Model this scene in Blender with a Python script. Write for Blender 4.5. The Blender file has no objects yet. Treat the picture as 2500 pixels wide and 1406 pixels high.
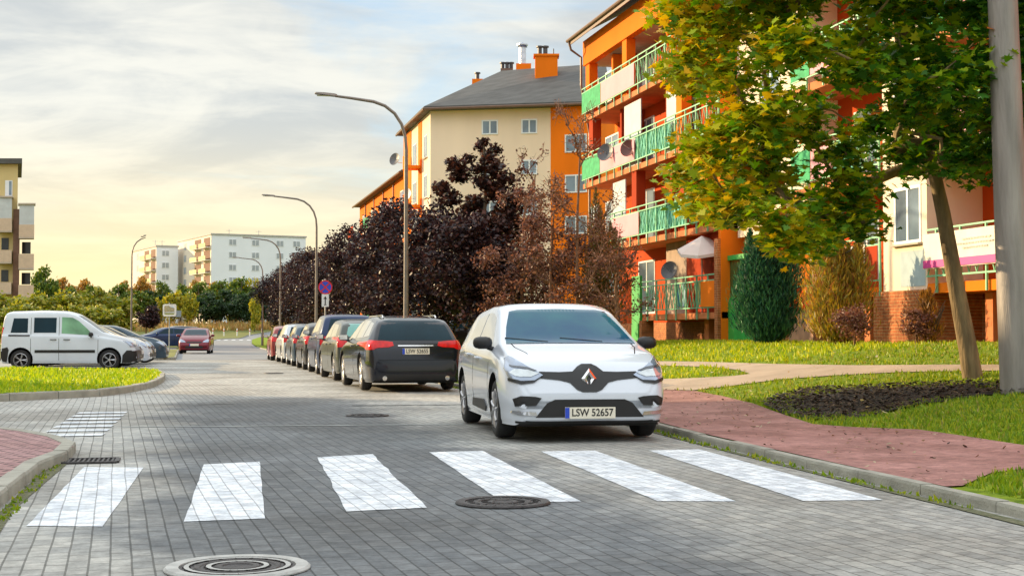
import bpy, bmesh, math, random
import numpy as np
from mathutils import Vector, Matrix, Euler
from mathutils.bvhtree import BVHTree
from mathutils.geometry import delaunay_2d_cdt
R = math.radians
random.seed(7)
rng = np.random.default_rng(7)
S = bpy.context.scene
COL = S.collection

# ------------------------------------------------------------------ camera
CAMZ = 1.1
YAW = math.atan(800 / 3500); PITCH = math.atan(113 / 3500)
cd = bpy.data.cameras.new('camera'); cam = bpy.data.objects.new('camera', cd); COL.objects.link(cam)
cam.location = (0, 0, CAMZ); cam.rotation_euler = (R(90) + PITCH, 0, -YAW)
cd.sensor_width = 36; cd.lens = 36 * 3500 / 2500; cd.clip_end = 3000; cd.clip_start = 0.1
S.camera = cam
# ------------------------------------------------------------------ sun, sky, exposure
SUN_AZ, SUN_EL = R(-47), R(14)
sd = Vector((math.sin(SUN_AZ) * math.cos(SUN_EL), math.cos(SUN_AZ) * math.cos(SUN_EL), math.sin(SUN_EL)))
sl = bpy.data.lights.new('sun', 'SUN'); sl.energy = 5.0; sl.angle = R(0.6); sl.color = (1.0, 0.74, 0.42)
so = bpy.data.objects.new('sun', sl); COL.objects.link(so); so.rotation_euler = sd.to_track_quat('Z', 'Y').to_euler()
S.view_settings.view_transform = 'Standard'; S.view_settings.look = 'None'
S.view_settings.exposure = 0.5; S.view_settings.gamma = 1.0
W = bpy.data.worlds.new('World'); S.world = W; W.use_nodes = True
def world():
    nt = W.node_tree; nt.nodes.clear(); N = nt.nodes.new; L = nt.links.new
    out = N('ShaderNodeOutputWorld'); bg = N('ShaderNodeBackground'); L(bg.outputs[0], out.inputs[0])
    sky = N('ShaderNodeTexSky'); sky.sky_type = 'NISHITA'; sky.sun_disc = False
    sky.sun_elevation = SUN_EL; sky.sun_rotation = SUN_AZ % (2 * math.pi)
    tc = N('ShaderNodeTexCoord'); sep = N('ShaderNodeSeparateXYZ'); L(tc.outputs['Generated'], sep.inputs[0])
    def M(op, a, b=None, clamp=False):
        n = N('ShaderNodeMath'); n.operation = op; n.use_clamp = clamp
        for i, v in enumerate((a, b)):
            if v is None: continue
            if isinstance(v, (int, float)): n.inputs[i].default_value = v
            else: L(v, n.inputs[i])
        return n.outputs[0]
    def MR(v, a, b, c=0., d=1.):
        n = N('ShaderNodeMapRange'); n.interpolation_type = 'SMOOTHSTEP'; L(v, n.inputs[0])
        for i, k in enumerate((a, b, c, d)): n.inputs[i + 1].default_value = k
        return n.outputs[0]
    def MIX(f, a, b):
        n = N('ShaderNodeMix'); n.data_type = 'RGBA'
        if isinstance(f, (int, float)): n.inputs[0].default_value = f
        else: L(f, n.inputs[0])
        for i, v in ((6, a), (7, b)):
            if isinstance(v, tuple): n.inputs[i].default_value = (*v, 1)
            else: L(v, n.inputs[i])
        return n.outputs[2]
    z = sep.outputs[2]
    zz = M('ADD', M('MAXIMUM', z, 0.0), 0.19)
    cv = N('ShaderNodeCombineXYZ'); L(M('DIVIDE', sep.outputs[0], zz), cv.inputs[0]); L(M('DIVIDE', sep.outputs[1], zz), cv.inputs[1])
    mp = N('ShaderNodeMapping'); L(cv.outputs[0], mp.inputs[0]); mp.inputs['Rotation'].default_value = (0, 0, R(14)); mp.inputs['Scale'].default_value = (0.75, 1.15, 1)
    def noise(sc, det, rough=.55, dist=0.):
        n = N('ShaderNodeTexNoise'); L(mp.outputs[0], n.inputs['Vector']); n.inputs['Scale'].default_value = sc
        n.inputs['Detail'].default_value = det; n.inputs['Roughness'].default_value = rough; n.inputs['Distortion'].default_value = dist
        return n.outputs[0]
    n1 = noise(.95, 8, .58, .9); n2 = noise(2.0, 7, .55, .8)
    n3 = noise(5.5, 6, .6, .6)
    cloud = MIX(MR(M('ADD', M('MULTIPLY', n2, .7), M('MULTIPLY', n3, .3)), .38, .62), (.52, .54, .54), (.80, .78, .70))
    blue = MIX(MR(z, .0, .5), (.52, .70, .78), (.30, .48, .80))
    skyc = MIX(MR(n1, .30, .50), blue, cloud)
    # nishita underneath everything
    sc = N('ShaderNodeVectorMath'); sc.operation = 'SCALE'; L(sky.outputs[0], sc.inputs[0]); sc.inputs[3].default_value = 0.10
    skyc = MIX(0.85, sc.outputs[0], skyc)
    # warm band low down, strongest towards the sun
    dt = N('ShaderNodeVectorMath'); dt.operation = 'DOT_PRODUCT'; L(tc.outputs['Generated'], dt.inputs[0]); dt.inputs[1].default_value = (math.sin(SUN_AZ), math.cos(SUN_AZ), 0)
    az = MR(dt.outputs['Value'], .10, .78, .22, .95)
    low = MR(z, .0, .165, 1., 0.)
    skyc = MIX(M('MULTIPLY', low, az, True), skyc, (1.0, .80, .40))
    # sky above the view brightened as added fill light
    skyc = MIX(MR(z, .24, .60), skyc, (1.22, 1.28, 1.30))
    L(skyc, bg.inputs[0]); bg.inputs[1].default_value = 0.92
world()
S.cycles.max_bounces = 6; S.cycles.diffuse_bounces = 3; S.cycles.glossy_bounces = 3; S.cycles.transmission_bounces = 3
S.cycles.transparent_max_bounces = 6; S.cycles.caustics_reflective = False; S.cycles.caustics_refractive = False
S.cycles.use_denoising = True

# ------------------------------------------------------------------ photo -> place
_rot = cam.rotation_euler.to_matrix()
def ray(px, py): return (_rot @ Vector(((px - 1250) / 3500, -(py - 703) / 3500, -1))).normalized()
def sst(t): t = min(1., max(0., t)); return t * t * (3 - 2 * t)
def rise(X, Y):
    r = 0.42 * sst((Y - 110) / 110)
    r += 2.6 * sst((Y - 222) / 40) + 1.2 * sst((Y - 270) / 200)
    return r
def TB(X, Y): return rise(X, Y)
def TR(X, Y):      # right-hand lawn, climbing to the houses
    return rise(X, Y) + 0.062 + 0.80 * sst((X - 6.5) / 8.5) * (1 - .45 * sst((Y - 40) / 25)) + .10 * sst((30 - Y) / 10) * sst((X - 11) / 5)
def G(px, py, T=TB, off=0.):
    d = ray(px, py); t = 3.
    while t < 900:
        p = Vector((0, 0, CAMZ)) + d * t
        if p.z <= T(p.x, p.y) + off: return p
        t += .04 + t * .0015
    return p
def P(px, D):
    k = (px - 1250) / 3500
    return Vector((D * math.sin(YAW) + D * k * math.cos(YAW), D * math.cos(YAW) - D * k * math.sin(YAW), 0))
def ZP(py, D): return CAMZ + (816 - py) / 3500 * D

# ------------------------------------------------------------------ materials
MATS = {}
def mat(name, col, rough=.6, metal=0., var=.15, vscale=3., bump=0., bscale=40., spec=.5, coat=0., emit=0., col2=None, stretch=None, ior=1.5):
    if name in MATS: return MATS[name]
    m = bpy.data.materials.new(name); m.use_nodes = True; nt = m.node_tree; b = nt.nodes['Principled BSDF']; L = nt.links.new
    b.inputs['Roughness'].default_value = rough; b.inputs['Metallic'].default_value = metal
    b.inputs['Specular IOR Level'].default_value = spec; b.inputs['Coat Weight'].default_value = coat
    b.inputs['Coat Roughness'].default_value = .04; b.inputs['IOR'].default_value = ior
    tc = nt.nodes.new('ShaderNodeTexCoord'); src = tc.outputs['Object']
    if stretch:
        mp = nt.nodes.new('ShaderNodeMapping'); L(src, mp.inputs[0]); mp.inputs['Scale'].default_value = stretch; src = mp.outputs[0]
    n = nt.nodes.new('ShaderNodeTexNoise'); n.inputs['Scale'].default_value = vscale; n.inputs['Detail'].default_value = 6; L(src, n.inputs['Vector'])
    r = nt.nodes.new('ShaderNodeMapRange'); r.inputs[1].default_value = .3; r.inputs[2].default_value = .7; L(n.outputs[0], r.inputs[0])
    mx = nt.nodes.new('ShaderNodeMix'); mx.data_type = 'RGBA'; L(r.outputs[0], mx.inputs[0])
    c2 = col2 if col2 else tuple(min(1., c * (1 + var)) for c in col)
    c1 = col if col2 else tuple(c * (1 - var) for c in col)
    mx.inputs[6].default_value = (*c1, 1); mx.inputs[7].default_value = (*c2, 1)
    L(mx.outputs[2], b.inputs['Base Color'])
    if bump:
        n2 = nt.nodes.new('ShaderNodeTexNoise'); n2.inputs['Scale'].default_value = bscale; n2.inputs['Detail'].default_value = 4; L(src, n2.inputs['Vector'])
        bp = nt.nodes.new('ShaderNodeBump'); bp.inputs['Strength'].default_value = bump; bp.inputs['Distance'].default_value = .02
        L(n2.outputs[0], bp.inputs['Height']); L(bp.outputs[0], b.inputs['Normal'])
    if emit:
        b.inputs['Emission Color'].default_value = (*col, 1); b.inputs['Emission Strength'].default_value = emit
    MATS[name] = m; return m
def leafmat(name, trans=.35, rough=.5):
    m = bpy.data.materials.new(name); m.use_nodes = True; nt = m.node_tree; nt.nodes.clear(); N = nt.nodes.new; L = nt.links.new
    out = N('ShaderNodeOutputMaterial'); at = N('ShaderNodeAttribute'); at.attribute_name = 'tint'
    p = N('ShaderNodeBsdfPrincipled'); p.inputs['Roughness'].default_value = rough; p.inputs['Specular IOR Level'].default_value = .3
    t = N('ShaderNodeBsdfTranslucent'); mx = N('ShaderNodeMixShader'); mx.inputs[0].default_value = trans
    L(at.outputs['Color'], p.inputs['Base Color'])
    hs = N('ShaderNodeHueSaturation'); hs.inputs['Value'].default_value = 1.5; hs.inputs['Saturation'].default_value = 1.1
    L(at.outputs['Color'], hs.inputs['Color']); L(hs.outputs[0], t.inputs[0])
    L(p.outputs[0], mx.inputs[1]); L(t.outputs[0], mx.inputs[2]); L(mx.outputs[0], out.inputs[0])
    return m
def brickmat(name, c1, c2, mortar, bw, bh, ms, axes='xy', rot=0., bump=.5, rough=.8, patch=None, track=None, off=.5, mortar_smooth=.1, patchscale=.35, stain=.0):
    """block paving / brick courses; axes picks the plane, patch tints large worn areas"""
    m = bpy.data.materials.new(name); m.use_nodes = True; nt = m.node_tree; b = nt.nodes['Principled BSDF']; L = nt.links.new; N = nt.nodes.new
    b.inputs['Roughness'].default_value = rough
    b.inputs['Specular IOR Level'].default_value = .3
    tc = N('ShaderNodeTexCoord'); sp = N('ShaderNodeSeparateXYZ'); L(tc.outputs['Object'], sp.inputs[0]); cb = N('ShaderNodeCombineXYZ')
    ix = {'x': 0, 'y': 1, 'z': 2}
    L(sp.outputs[ix[axes[0]]], cb.inputs[0]); L(sp.outputs[ix[axes[1]]], cb.inputs[1])
    mp = N('ShaderNodeMapping'); mp.inputs['Rotation'].default_value = (0, 0, rot); L(cb.outputs[0], mp.inputs[0])
    # slight waviness so that courses are not ruler straight
    wn = N('ShaderNodeTexNoise'); wn.inputs['Scale'].default_value = .9; L(tc.outputs['Object'], wn.inputs['Vector'])
    va = N('ShaderNodeVectorMath'); va.operation = 'MULTIPLY_ADD'; L(wn.outputs['Color'], va.inputs[0]); va.inputs[1].default_value = (.022, .022, 0) if axes == 'xy' else (.0, .0, 0); L(mp.outputs[0], va.inputs[2])
    br = N('ShaderNodeTexBrick'); L(va.outputs[0], br.inputs['Vector']); br.offset = off
    br.inputs['Scale'].default_value = 1; br.inputs['Brick Width'].default_value = bw; br.inputs['Row Height'].default_value = bh
    br.inputs['Mortar Size'].default_value = ms; br.inputs['Mortar Smooth'].default_value = mortar_smooth
    br.inputs['Color1'].default_value = (*c1, 1); br.inputs['Color2'].default_value = (*c2, 1); br.inputs['Mortar'].default_value = (*mortar, 1)
    col = br.outputs['Color']
    def noise(sc, det=5, rough=.6):
        n = N('ShaderNodeTexNoise'); n.inputs['Scale'].default_value = sc; n.inputs['Detail'].default_value = det; n.inputs['Roughness'].default_value = rough; L(tc.outputs['Object'], n.inputs['Vector']); return n.outputs[0]
    def mul(colin, fac_out, lo, hi, a, bb):
        r = N('ShaderNodeMapRange'); r.inputs[1].default_value = a; r.inputs[2].default_value = bb; r.inputs[3].default_value = lo; r.inputs[4].default_value = hi; L(fac_out, r.inputs[0])
        mm = N('ShaderNodeVectorMath'); mm.operation = 'SCALE'; L(colin, mm.inputs[0]); L(r.outputs[0], mm.inputs[3]); return mm.outputs[0]
    col = mul(col, noise(9, 6), .72, 1.28, .3, .7)
    col = mul(col, noise(45, 3), .85, 1.15, .3, .7)
    if patch:
        nz = noise(patchscale, 4, .55)
        r = N('ShaderNodeMapRange'); r.inputs[1].default_value = .40; r.inputs[2].default_value = .60; L(nz, r.inputs[0])
        mx = N('ShaderNodeMix'); mx.data_type = 'RGBA'; mx.blend_type = 'MULTIPLY'; mx.inputs[7].default_value = (*patch, 1)
        L(r.outputs[0], mx.inputs[0]); L(col, mx.inputs[6]); col = mx.outputs[2]
    if track:      # stones polished dark by tyres along a lane (x0, x1, y0, y1, darkest)
        sx = N('ShaderNodeMath'); sx.operation = 'MULTIPLY_ADD'; L(noise(.8, 4), sx.inputs[0]); sx.inputs[1].default_value = 2.2; L(sp.outputs[0], sx.inputs[2])
        def ramp(v, a_, b_, c_, d_):
            q = N('ShaderNodeMapRange'); q.interpolation_type = 'SMOOTHSTEP'; L(v, q.inputs[0])
            for i_, k_ in enumerate((a_, b_, c_, d_)): q.inputs[i_ + 1].default_value = k_
            return q.outputs[0]
        f1 = ramp(sx.outputs[0], track[0], track[0] + .9, 0, 1); f2 = ramp(sx.outputs[0], track[1], track[1] + 1.1, 1, 0); f3 = ramp(sp.outputs[1], track[3], track[3] + 6, 1, 0)
        def times(a_, b_): q = N('ShaderNodeMath'); q.operation = 'MULTIPLY'; L(a_, q.inputs[0]); L(b_, q.inputs[1]); return q.outputs[0]
        ff = times(times(f1, f2), f3); mx = N('ShaderNodeMix'); mx.data_type = 'RGBA'; mx.blend_type = 'MULTIPLY'; mx.inputs[7].default_value = (*track[4], 1); L(ff, mx.inputs[0]); L(col, mx.inputs[6]); col = mx.outputs[2]
    L(col, b.inputs['Base Color'])
    h = N('ShaderNodeMath'); h.operation = 'MULTIPLY_ADD'; L(br.outputs['Fac'], h.inputs[0]); h.inputs[1].default_value = -1.; L(noise(30, 5), h.inputs[2])
    bp = N('ShaderNodeBump'); bp.inputs['Strength'].default_value = bump; bp.inputs['Distance'].default_value = .012; L(h.outputs[0], bp.inputs['Height']); L(bp.outputs[0], b.inputs['Normal'])
    return m

M_glass = mat('car_glass', (.008, .030, .045), .04, 0, .2, 2, spec=.5, ior=1.28)
M_screen = mat('windscreen_glass', (.006, .06, .15), .03, 0, .7, 1.4, spec=.5, col2=(.03, .16, .18), ior=1.22)  # blue of the reflected sky is put into the glass colours
M_wglass = mat('window_glass', (.16, .22, .28), .08, 0, .5, .6, spec=1.)
M_black = mat('black_plastic', (.012, .012, .013), .45, 0, .2, 8)
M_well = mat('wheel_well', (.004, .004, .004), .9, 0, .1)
M_tyre = mat('tyre_rubber', (.018, .018, .019), .8, 0, .3, 12, .3, 60)
M_rim = mat('rim_silver', (.50, .50, .52), .32, .7, .1)
M_chrome = mat('chrome', (.75, .75, .76), .12, 1., .03)
M_lens = mat('headlamp_lens', (.30, .36, .47), .08, .35, .2, 5, spec=.8, coat=1.)
M_reflector = mat('lamp_reflector', (.50, .54, .56), .10, .5, .2, 9, coat=1.)
M_bezel = mat('lamp_bezel', (.10, .11, .13), .15, .3, .2, 9, coat=.6)
M_red = mat('tail_lamp_red', (.66, .008, .010), .12, 0, .35, 9, spec=.35, coat=.3)
M_amber = mat('lamp_amber', (.8, .25, .03), .2, 0, .1)
M_plate = mat('plate_white', (.85, .80, .66), .4, 0, .05)
M_euro = mat('plate_blue', (.02, .07, .55), .4, 0, .05)
M_ink = mat('ink_black', (.012, .012, .012), .6, 0, .1)
def paint(name, c, metal=.35, rough=.28): return mat('paint_' + name, c, rough, metal, .04, 1.2, coat=.45, spec=.3)

# ------------------------------------------------------------------ mesh helpers
def link(o, parent=None):
    COL.objects.link(o)
    if parent: o.parent = parent
    return o
def tag(o, label=None, cat=None, group=None, kind=None):
    if label: o['label'] = label
    if cat: o['category'] = cat
    if group: o['group'] = group
    if kind: o['kind'] = kind
    return o
def empty(name, loc, rz=0., label=None, cat=None, group=None):
    o = bpy.data.objects.new(name, None); o.location = loc; o.rotation_euler = (0, 0, rz); o.empty_display_size = .2
    COL.objects.link(o); return tag(o, label, cat, group)
class MB:
    def __init__(s): s.v = []; s.f = []; s.m = []
    def add(s, vs, fs, m=0):
        b = len(s.v); s.v += [tuple(v) for v in vs]; s.f += [tuple(b + i for i in f) for f in fs]; s.m += [m] * len(fs); return s
    def box(s, x0, x1, y0, y1, z0, z1, m=0):
        if x0 > x1: x0, x1 = x1, x0
        if y0 > y1: y0, y1 = y1, y0
        if z0 > z1: z0, z1 = z1, z0
        v = [(x, y, z) for z in (z0, z1) for y in (y0, y1) for x in (x0, x1)]
        return s.add(v, [(0, 2, 3, 1), (4, 5, 7, 6), (0, 1, 5, 4), (2, 6, 7, 3), (0, 4, 6, 2), (1, 3, 7, 5)], m)
    def prism(s, pts, z0, z1, m=0):          # ccw outline in xy
        n = len(pts); v = [(*p[:2], z0) for p in pts] + [(*p[:2], z1) for p in pts]
        return s.add(v, [tuple(range(n))[::-1], tuple(range(n, 2 * n))] + [(i, (i + 1) % n, n + (i + 1) % n, n + i) for i in range(n)], m)
    def tube(s, pts, rad, n=8, m=0, cap=True):
        pts = [Vector(p) for p in pts]
        if not hasattr(rad, '__len__'): rad = [rad] * len(pts)
        vs = []; fs = []; prev = None
        for i, p in enumerate(pts):
            a = pts[max(i - 1, 0)]; b = pts[min(i + 1, len(pts) - 1)]; t = (b - a).normalized()
            if prev is None:
                u = t.orthogonal().normalized()
            else:
                u = (prev - t * prev.dot(t)); u = u.normalized() if u.length > 1e-5 else t.orthogonal().normalized()
            prev = u; w = t.cross(u)
            for k in range(n):
                an = 2 * math.pi * k / n; vs.append(p + (u * math.cos(an) + w * math.sin(an)) * rad[i])
        for i in range(len(pts) - 1):
            for k in range(n):
                k2 = (k + 1) % n; fs.append((i * n + k, i * n + k2, (i + 1) * n + k2, (i + 1) * n + k))
        if cap:
            fs.append(tuple(range(n))[::-1]); fs.append(tuple((len(pts) - 1) * n + k for k in range(n)))
        return s.add(vs, fs, m)
    def lathe(s, prof, axis='z', n=24, c=(0, 0, 0), m=0, a0=0):   # prof [(r,h)]
        vs = []; fs = []
        for r, h in prof:
            for k in range(n):
                an = 2 * math.pi * k / n + a0; x, y = r * math.cos(an), r * math.sin(an)
                p = (x, y, h) if axis == 'z' else ((x, h, y) if axis == 'y' else (h, x, y))
                vs.append((p[0] + c[0], p[1] + c[1], p[2] + c[2]))
        for i in range(len(prof) - 1):
            for k in range(n):
                k2 = (k + 1) % n; fs.append((i * n + k, i * n + k2, (i + 1) * n + k2, (i + 1) * n + k))
        return s.add(vs, fs, m)
    def build(s, name, mats, parent=None, smooth=False, angle=40, loc=None):
        me = bpy.data.meshes.new(name); me.from_pydata(s.v, [], s.f)
        for k in (mats if isinstance(mats, (list, tuple)) else [mats]): me.materials.append(k)
        if any(s.m): me.polygons.foreach_set('material_index', s.m)
        bm = bmesh.new(); bm.from_mesh(me); bmesh.ops.recalc_face_normals(bm, faces=bm.faces); bm.to_mesh(me); bm.free()
        if smooth:
            me.polygons.foreach_set('use_smooth', [True] * len(me.polygons)); me.set_sharp_from_angle(angle=R(angle))
        me.update()
        o = bpy.data.objects.new(name, me); link(o, parent)
        if loc: o.location = loc
        return o
def polyin(pts, x, y):
    c = False; n = len(pts); j = n - 1
    for i in range(n):
        xi, yi = pts[i][:2]; xj, yj = pts[j][:2]
        if (yi > y) != (yj > y) and x < (xj - xi) * (y - yi) / (yj - yi) + xi: c = not c
        j = i
    return c
def densify(pts, step):
    out = []
    for i in range(len(pts)):
        a = Vector(pts[i][:2]); b = Vector(pts[(i + 1) % len(pts)][:2]); n = max(1, int((b - a).length / step))
        for k in range(n): out.append(a.lerp(b, k / n))
    return out
def cdt(pts, step, gstep=None):
    pts = densify(pts, step); n = len(pts); g = gstep or step
    xs = [p.x for p in pts]; ys = [p.y for p in pts]; inner = []
    x = min(xs) + g * .5
    while x < max(xs):
        y = min(ys) + g * .5
        while y < max(ys):
            if polyin(pts, x, y): inner.append(Vector((x, y)))
            y += g
        x += g
    vs, es, fs, *_ = delaunay_2d_cdt(pts + inner, [], [list(range(n))], 1, 1e-6)
    return vs, [tuple(f) for f in fs]
def sheet(name, pts, T, off, material, step=1., kind='structure', parent=None, bumpy=0., gstep=None):
    vs, fs = cdt(pts, step, gstep)
    me = bpy.data.meshes.new(name)
    me.from_pydata([(v.x, v.y, T(v.x, v.y) + off + (random.uniform(-bumpy, bumpy) if bumpy else 0)) for v in vs], [], fs)
    me.materials.append(material); bm = bmesh.new(); bm.from_mesh(me)
    bmesh.ops.recalc_face_normals(bm, faces=bm.faces)
    if sum(f.normal.z for f in bm.faces) < 0: bmesh.ops.reverse_faces(bm, faces=bm.faces)
    bm.to_mesh(me); bm.free(); me.polygons.foreach_set('use_smooth', [True] * len(me.polygons))
    o = bpy.data.objects.new(name, me); link(o, parent); tag(o, kind=kind); return o
def wpoly(px, T=TB, off=0.): return [tuple(G(x, y, T, off)[:2]) for x, y in px]
def text_mesh(name, s, size, material, parent, M, extrude=.002, align='CENTER', sx=1.):
    c = bpy.data.curves.new('t', 'FONT'); c.body = s; c.size = size; c.extrude = extrude; c.align_x = align; c.align_y = 'CENTER'; c.offset = size * .012
    o = bpy.data.objects.new('t', c); COL.objects.link(o)
    dg = bpy.context.evaluated_depsgraph_get(); me = bpy.data.meshes.new_from_object(o.evaluated_get(dg))
    bpy.data.objects.remove(o); me.transform(M @ Matrix.Diagonal((sx, 1, 1, 1))); me.materials.clear(); me.materials.append(material)
    q = bpy.data.objects.new(name, me); return link(q, parent)

# ------------------------------------------------------------------ leaves
def rotset(n, up=0., flat=0.):
    """random orthonormal frames; flat>0 turns the leaf faces upwards"""
    a = rng.normal(size=(n, 3)); a[:, 2] = a[:, 2] + np.where(a[:, 2] > 0, flat, -flat)
    nz = a / np.linalg.norm(a, axis=1)[:, None]
    b = rng.normal(size=(n, 3)); b[:, 2] += up
    t = b - (b * nz).sum(1)[:, None] * nz; t /= np.linalg.norm(t, axis=1)[:, None]
    return np.stack([np.cross(t, nz), t, nz], 2)
def leafmesh(name, pos, fr, size, shape, color, material, parent, fold=0.):
    shape = np.array([(x, y, abs(x) * fold) for x, y in shape]); k = len(shape); n = len(pos)
    v = np.einsum('nij,kj->nki', fr, shape) * size[:, None, None] + pos[:, None, :]
    me = bpy.data.meshes.new(name); me.vertices.add(n * k); me.vertices.foreach_set('co', v.reshape(-1).astype(np.float32))
    me.loops.add(n * k); me.loops.foreach_set('vertex_index', np.arange(n * k, dtype=np.int32))
    me.polygons.add(n); me.polygons.foreach_set('loop_start', (np.arange(n) * k).astype(np.int32)); me.polygons.foreach_set('loop_total', np.full(n, k, dtype=np.int32))
    me.update(calc_edges=True)
    at = me.attributes.new('tint', 'FLOAT_COLOR', 'POINT'); c = np.ones((n, k, 4), dtype=np.float32); c[:, :, :3] = color[:, None, :]; at.data.foreach_set('color', c.reshape(-1))
    me.materials.append(material); o = bpy.data.objects.new(name, me); return link(o, parent)
QUAD = [(0, -.5), (.28, -.1), (.22, .3), (0, .55), (-.24, .25), (-.28, -.12)]
MAPLE = [(0, -.45), (.10, -.12), (.42, -.26), (.30, -.02), (.55, .14), (.27, .16), (.22, .30), (0, .58), (-.22, .30), (-.27, .16), (-.55, .14), (-.30, -.02), (-.42, -.26), (-.10, -.12)]
NEEDLE = [(0, -.5), (.10, -.1), (.06, .3), (0, .6), (-.07, .3), (-.10, -.1)]
def tints(n, cols, w=None, jit=.18):
    cols = np.array(cols); i = rng.choice(len(cols), n, p=w); c = cols[i] * (1 + rng.uniform(-jit, jit, (n, 1))); return np.clip(c, 0, 1)
def blobpts(blobs, n, shell=.55):
    """points in blobs (x,y,z,rx,ry,rz), weighted by volume, pushed towards the shell"""
    B = np.array(blobs, float); w = (B[:, 3] * B[:, 4] * B[:, 5]) ** .8; w /= w.sum(); i = rng.choice(len(B), n, p=w)
    d = rng.normal(size=(n, 3)); d /= np.linalg.norm(d, axis=1)[:, None]
    r = rng.uniform(0, 1, n) ** shell; r = r * rng.uniform(.75, 1.12, n)
    return B[i, :3] + d * r[:, None] * B[i, 3:6], i
LEAF = leafmat('leaf', .27); LEAF2 = leafmat('leaf_dark', .2, .45)
M_bark = mat('bark', (.11, .08, .055), .9, 0, .45, 6, .8, 22, stretch=(1, 1, .3))
M_bark2 = mat('bark_twig', (.20, .10, .06), .9, 0, .3, 8)

# ==================================================================== SETTING
ROADROT = R(90 - 2.6)
M_road = brickmat('block_paving', (.47, .465, .43), (.345, .35, .335), (.18, .18, .165), .2, .1, .0055, rot=ROADROT, patch=(.66, .64, .62), patchscale=.34, track=(.4, 3.4, 0, 22, (.38, .41, .46)), bump=.35)
M_pink = brickmat('pink_paving', (.52, .32, .32), (.38, .22, .23), (.07, .05, .045), .2, .1, .012, rot=R(25), patch=(.8, .75, .7))
def redmat():
    m = brickmat('red_gravel_path', (.42, .215, .19), (.35, .18, .16), (.27, .15, .13), .2, .1, .005, rot=R(60), patch=(.72, .68, .66), patchscale=.9, bump=.3); return m
M_redp = redmat()
M_path = mat('sandy_path', (.42, .34, .26), .9, 0, .14, 1.2, .5, 30, spec=.12)
M_grass = mat('lawn', (.08, .14, .012), .95, 0, .3, 9, 1., 40, col2=(.26, .34, .025), spec=.12)
M_ground = mat('ground_grass', (.10, .115, .02), .95, 0, .3, .05, .6, 12, col2=(.19, .19, .035))
M_field = mat('dry_field', (.50, .30, .09), .95, 0, .2, .08, .5, 8, col2=(.62, .36, .14))
M_mulch = mat('bark_mulch', (.016, .012, .010), .95, 0, .5, 18, 1., 50, col2=(.045, .032, .025))
M_kerb = mat('kerb_concrete', (.33, .32, .27), .85, 0, .22, 4, .5, 50)
M_moss = mat('kerb_moss', (.06, .075, .02), .95, 0, .5, 22, .9, 60, col2=(.20, .19, .12))
M_mark = brickmat('road_marking', (.80, .83, .85), (.62, .65, .68), (.38, .39, .40), .2, .1, .0045, rot=ROADROT, patch=(.80, .82, .85), patchscale=3.2, bump=.25)
M_farroad = mat('asphalt', (.20, .21, .22), .9, 0, .15, .6, .3, 30)

# base ground to the horizon
def base_ground():
    xs = [-1500, -600, -300, -180, -120, -80, -50, -30, -15, -5, 5, 15, 25, 40, 60, 90, 140, 220, 400, 800, 1800]
    ys = [-200, -60, -20, 0, 20, 40, 60, 80, 100, 110, 120, 130, 140, 150, 160, 170, 180, 190, 200, 210, 218, 224, 230, 236, 242, 248, 254, 260, 266, 275, 290, 310, 340, 380, 430, 500, 700, 1200, 2400]
    v = [(x, y, TB(x, y) - .06) for y in ys for x in xs]; n = len(xs); f = [(j * n + i, j * n + i + 1, (j + 1) * n + i + 1, (j + 1) * n + i) for j in range(len(ys) - 1) for i in range(n - 1)]
    b = MB(); b.add(v, f); return tag(b.build('ground', M_ground, smooth=True), kind='structure')
base_ground()
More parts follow.
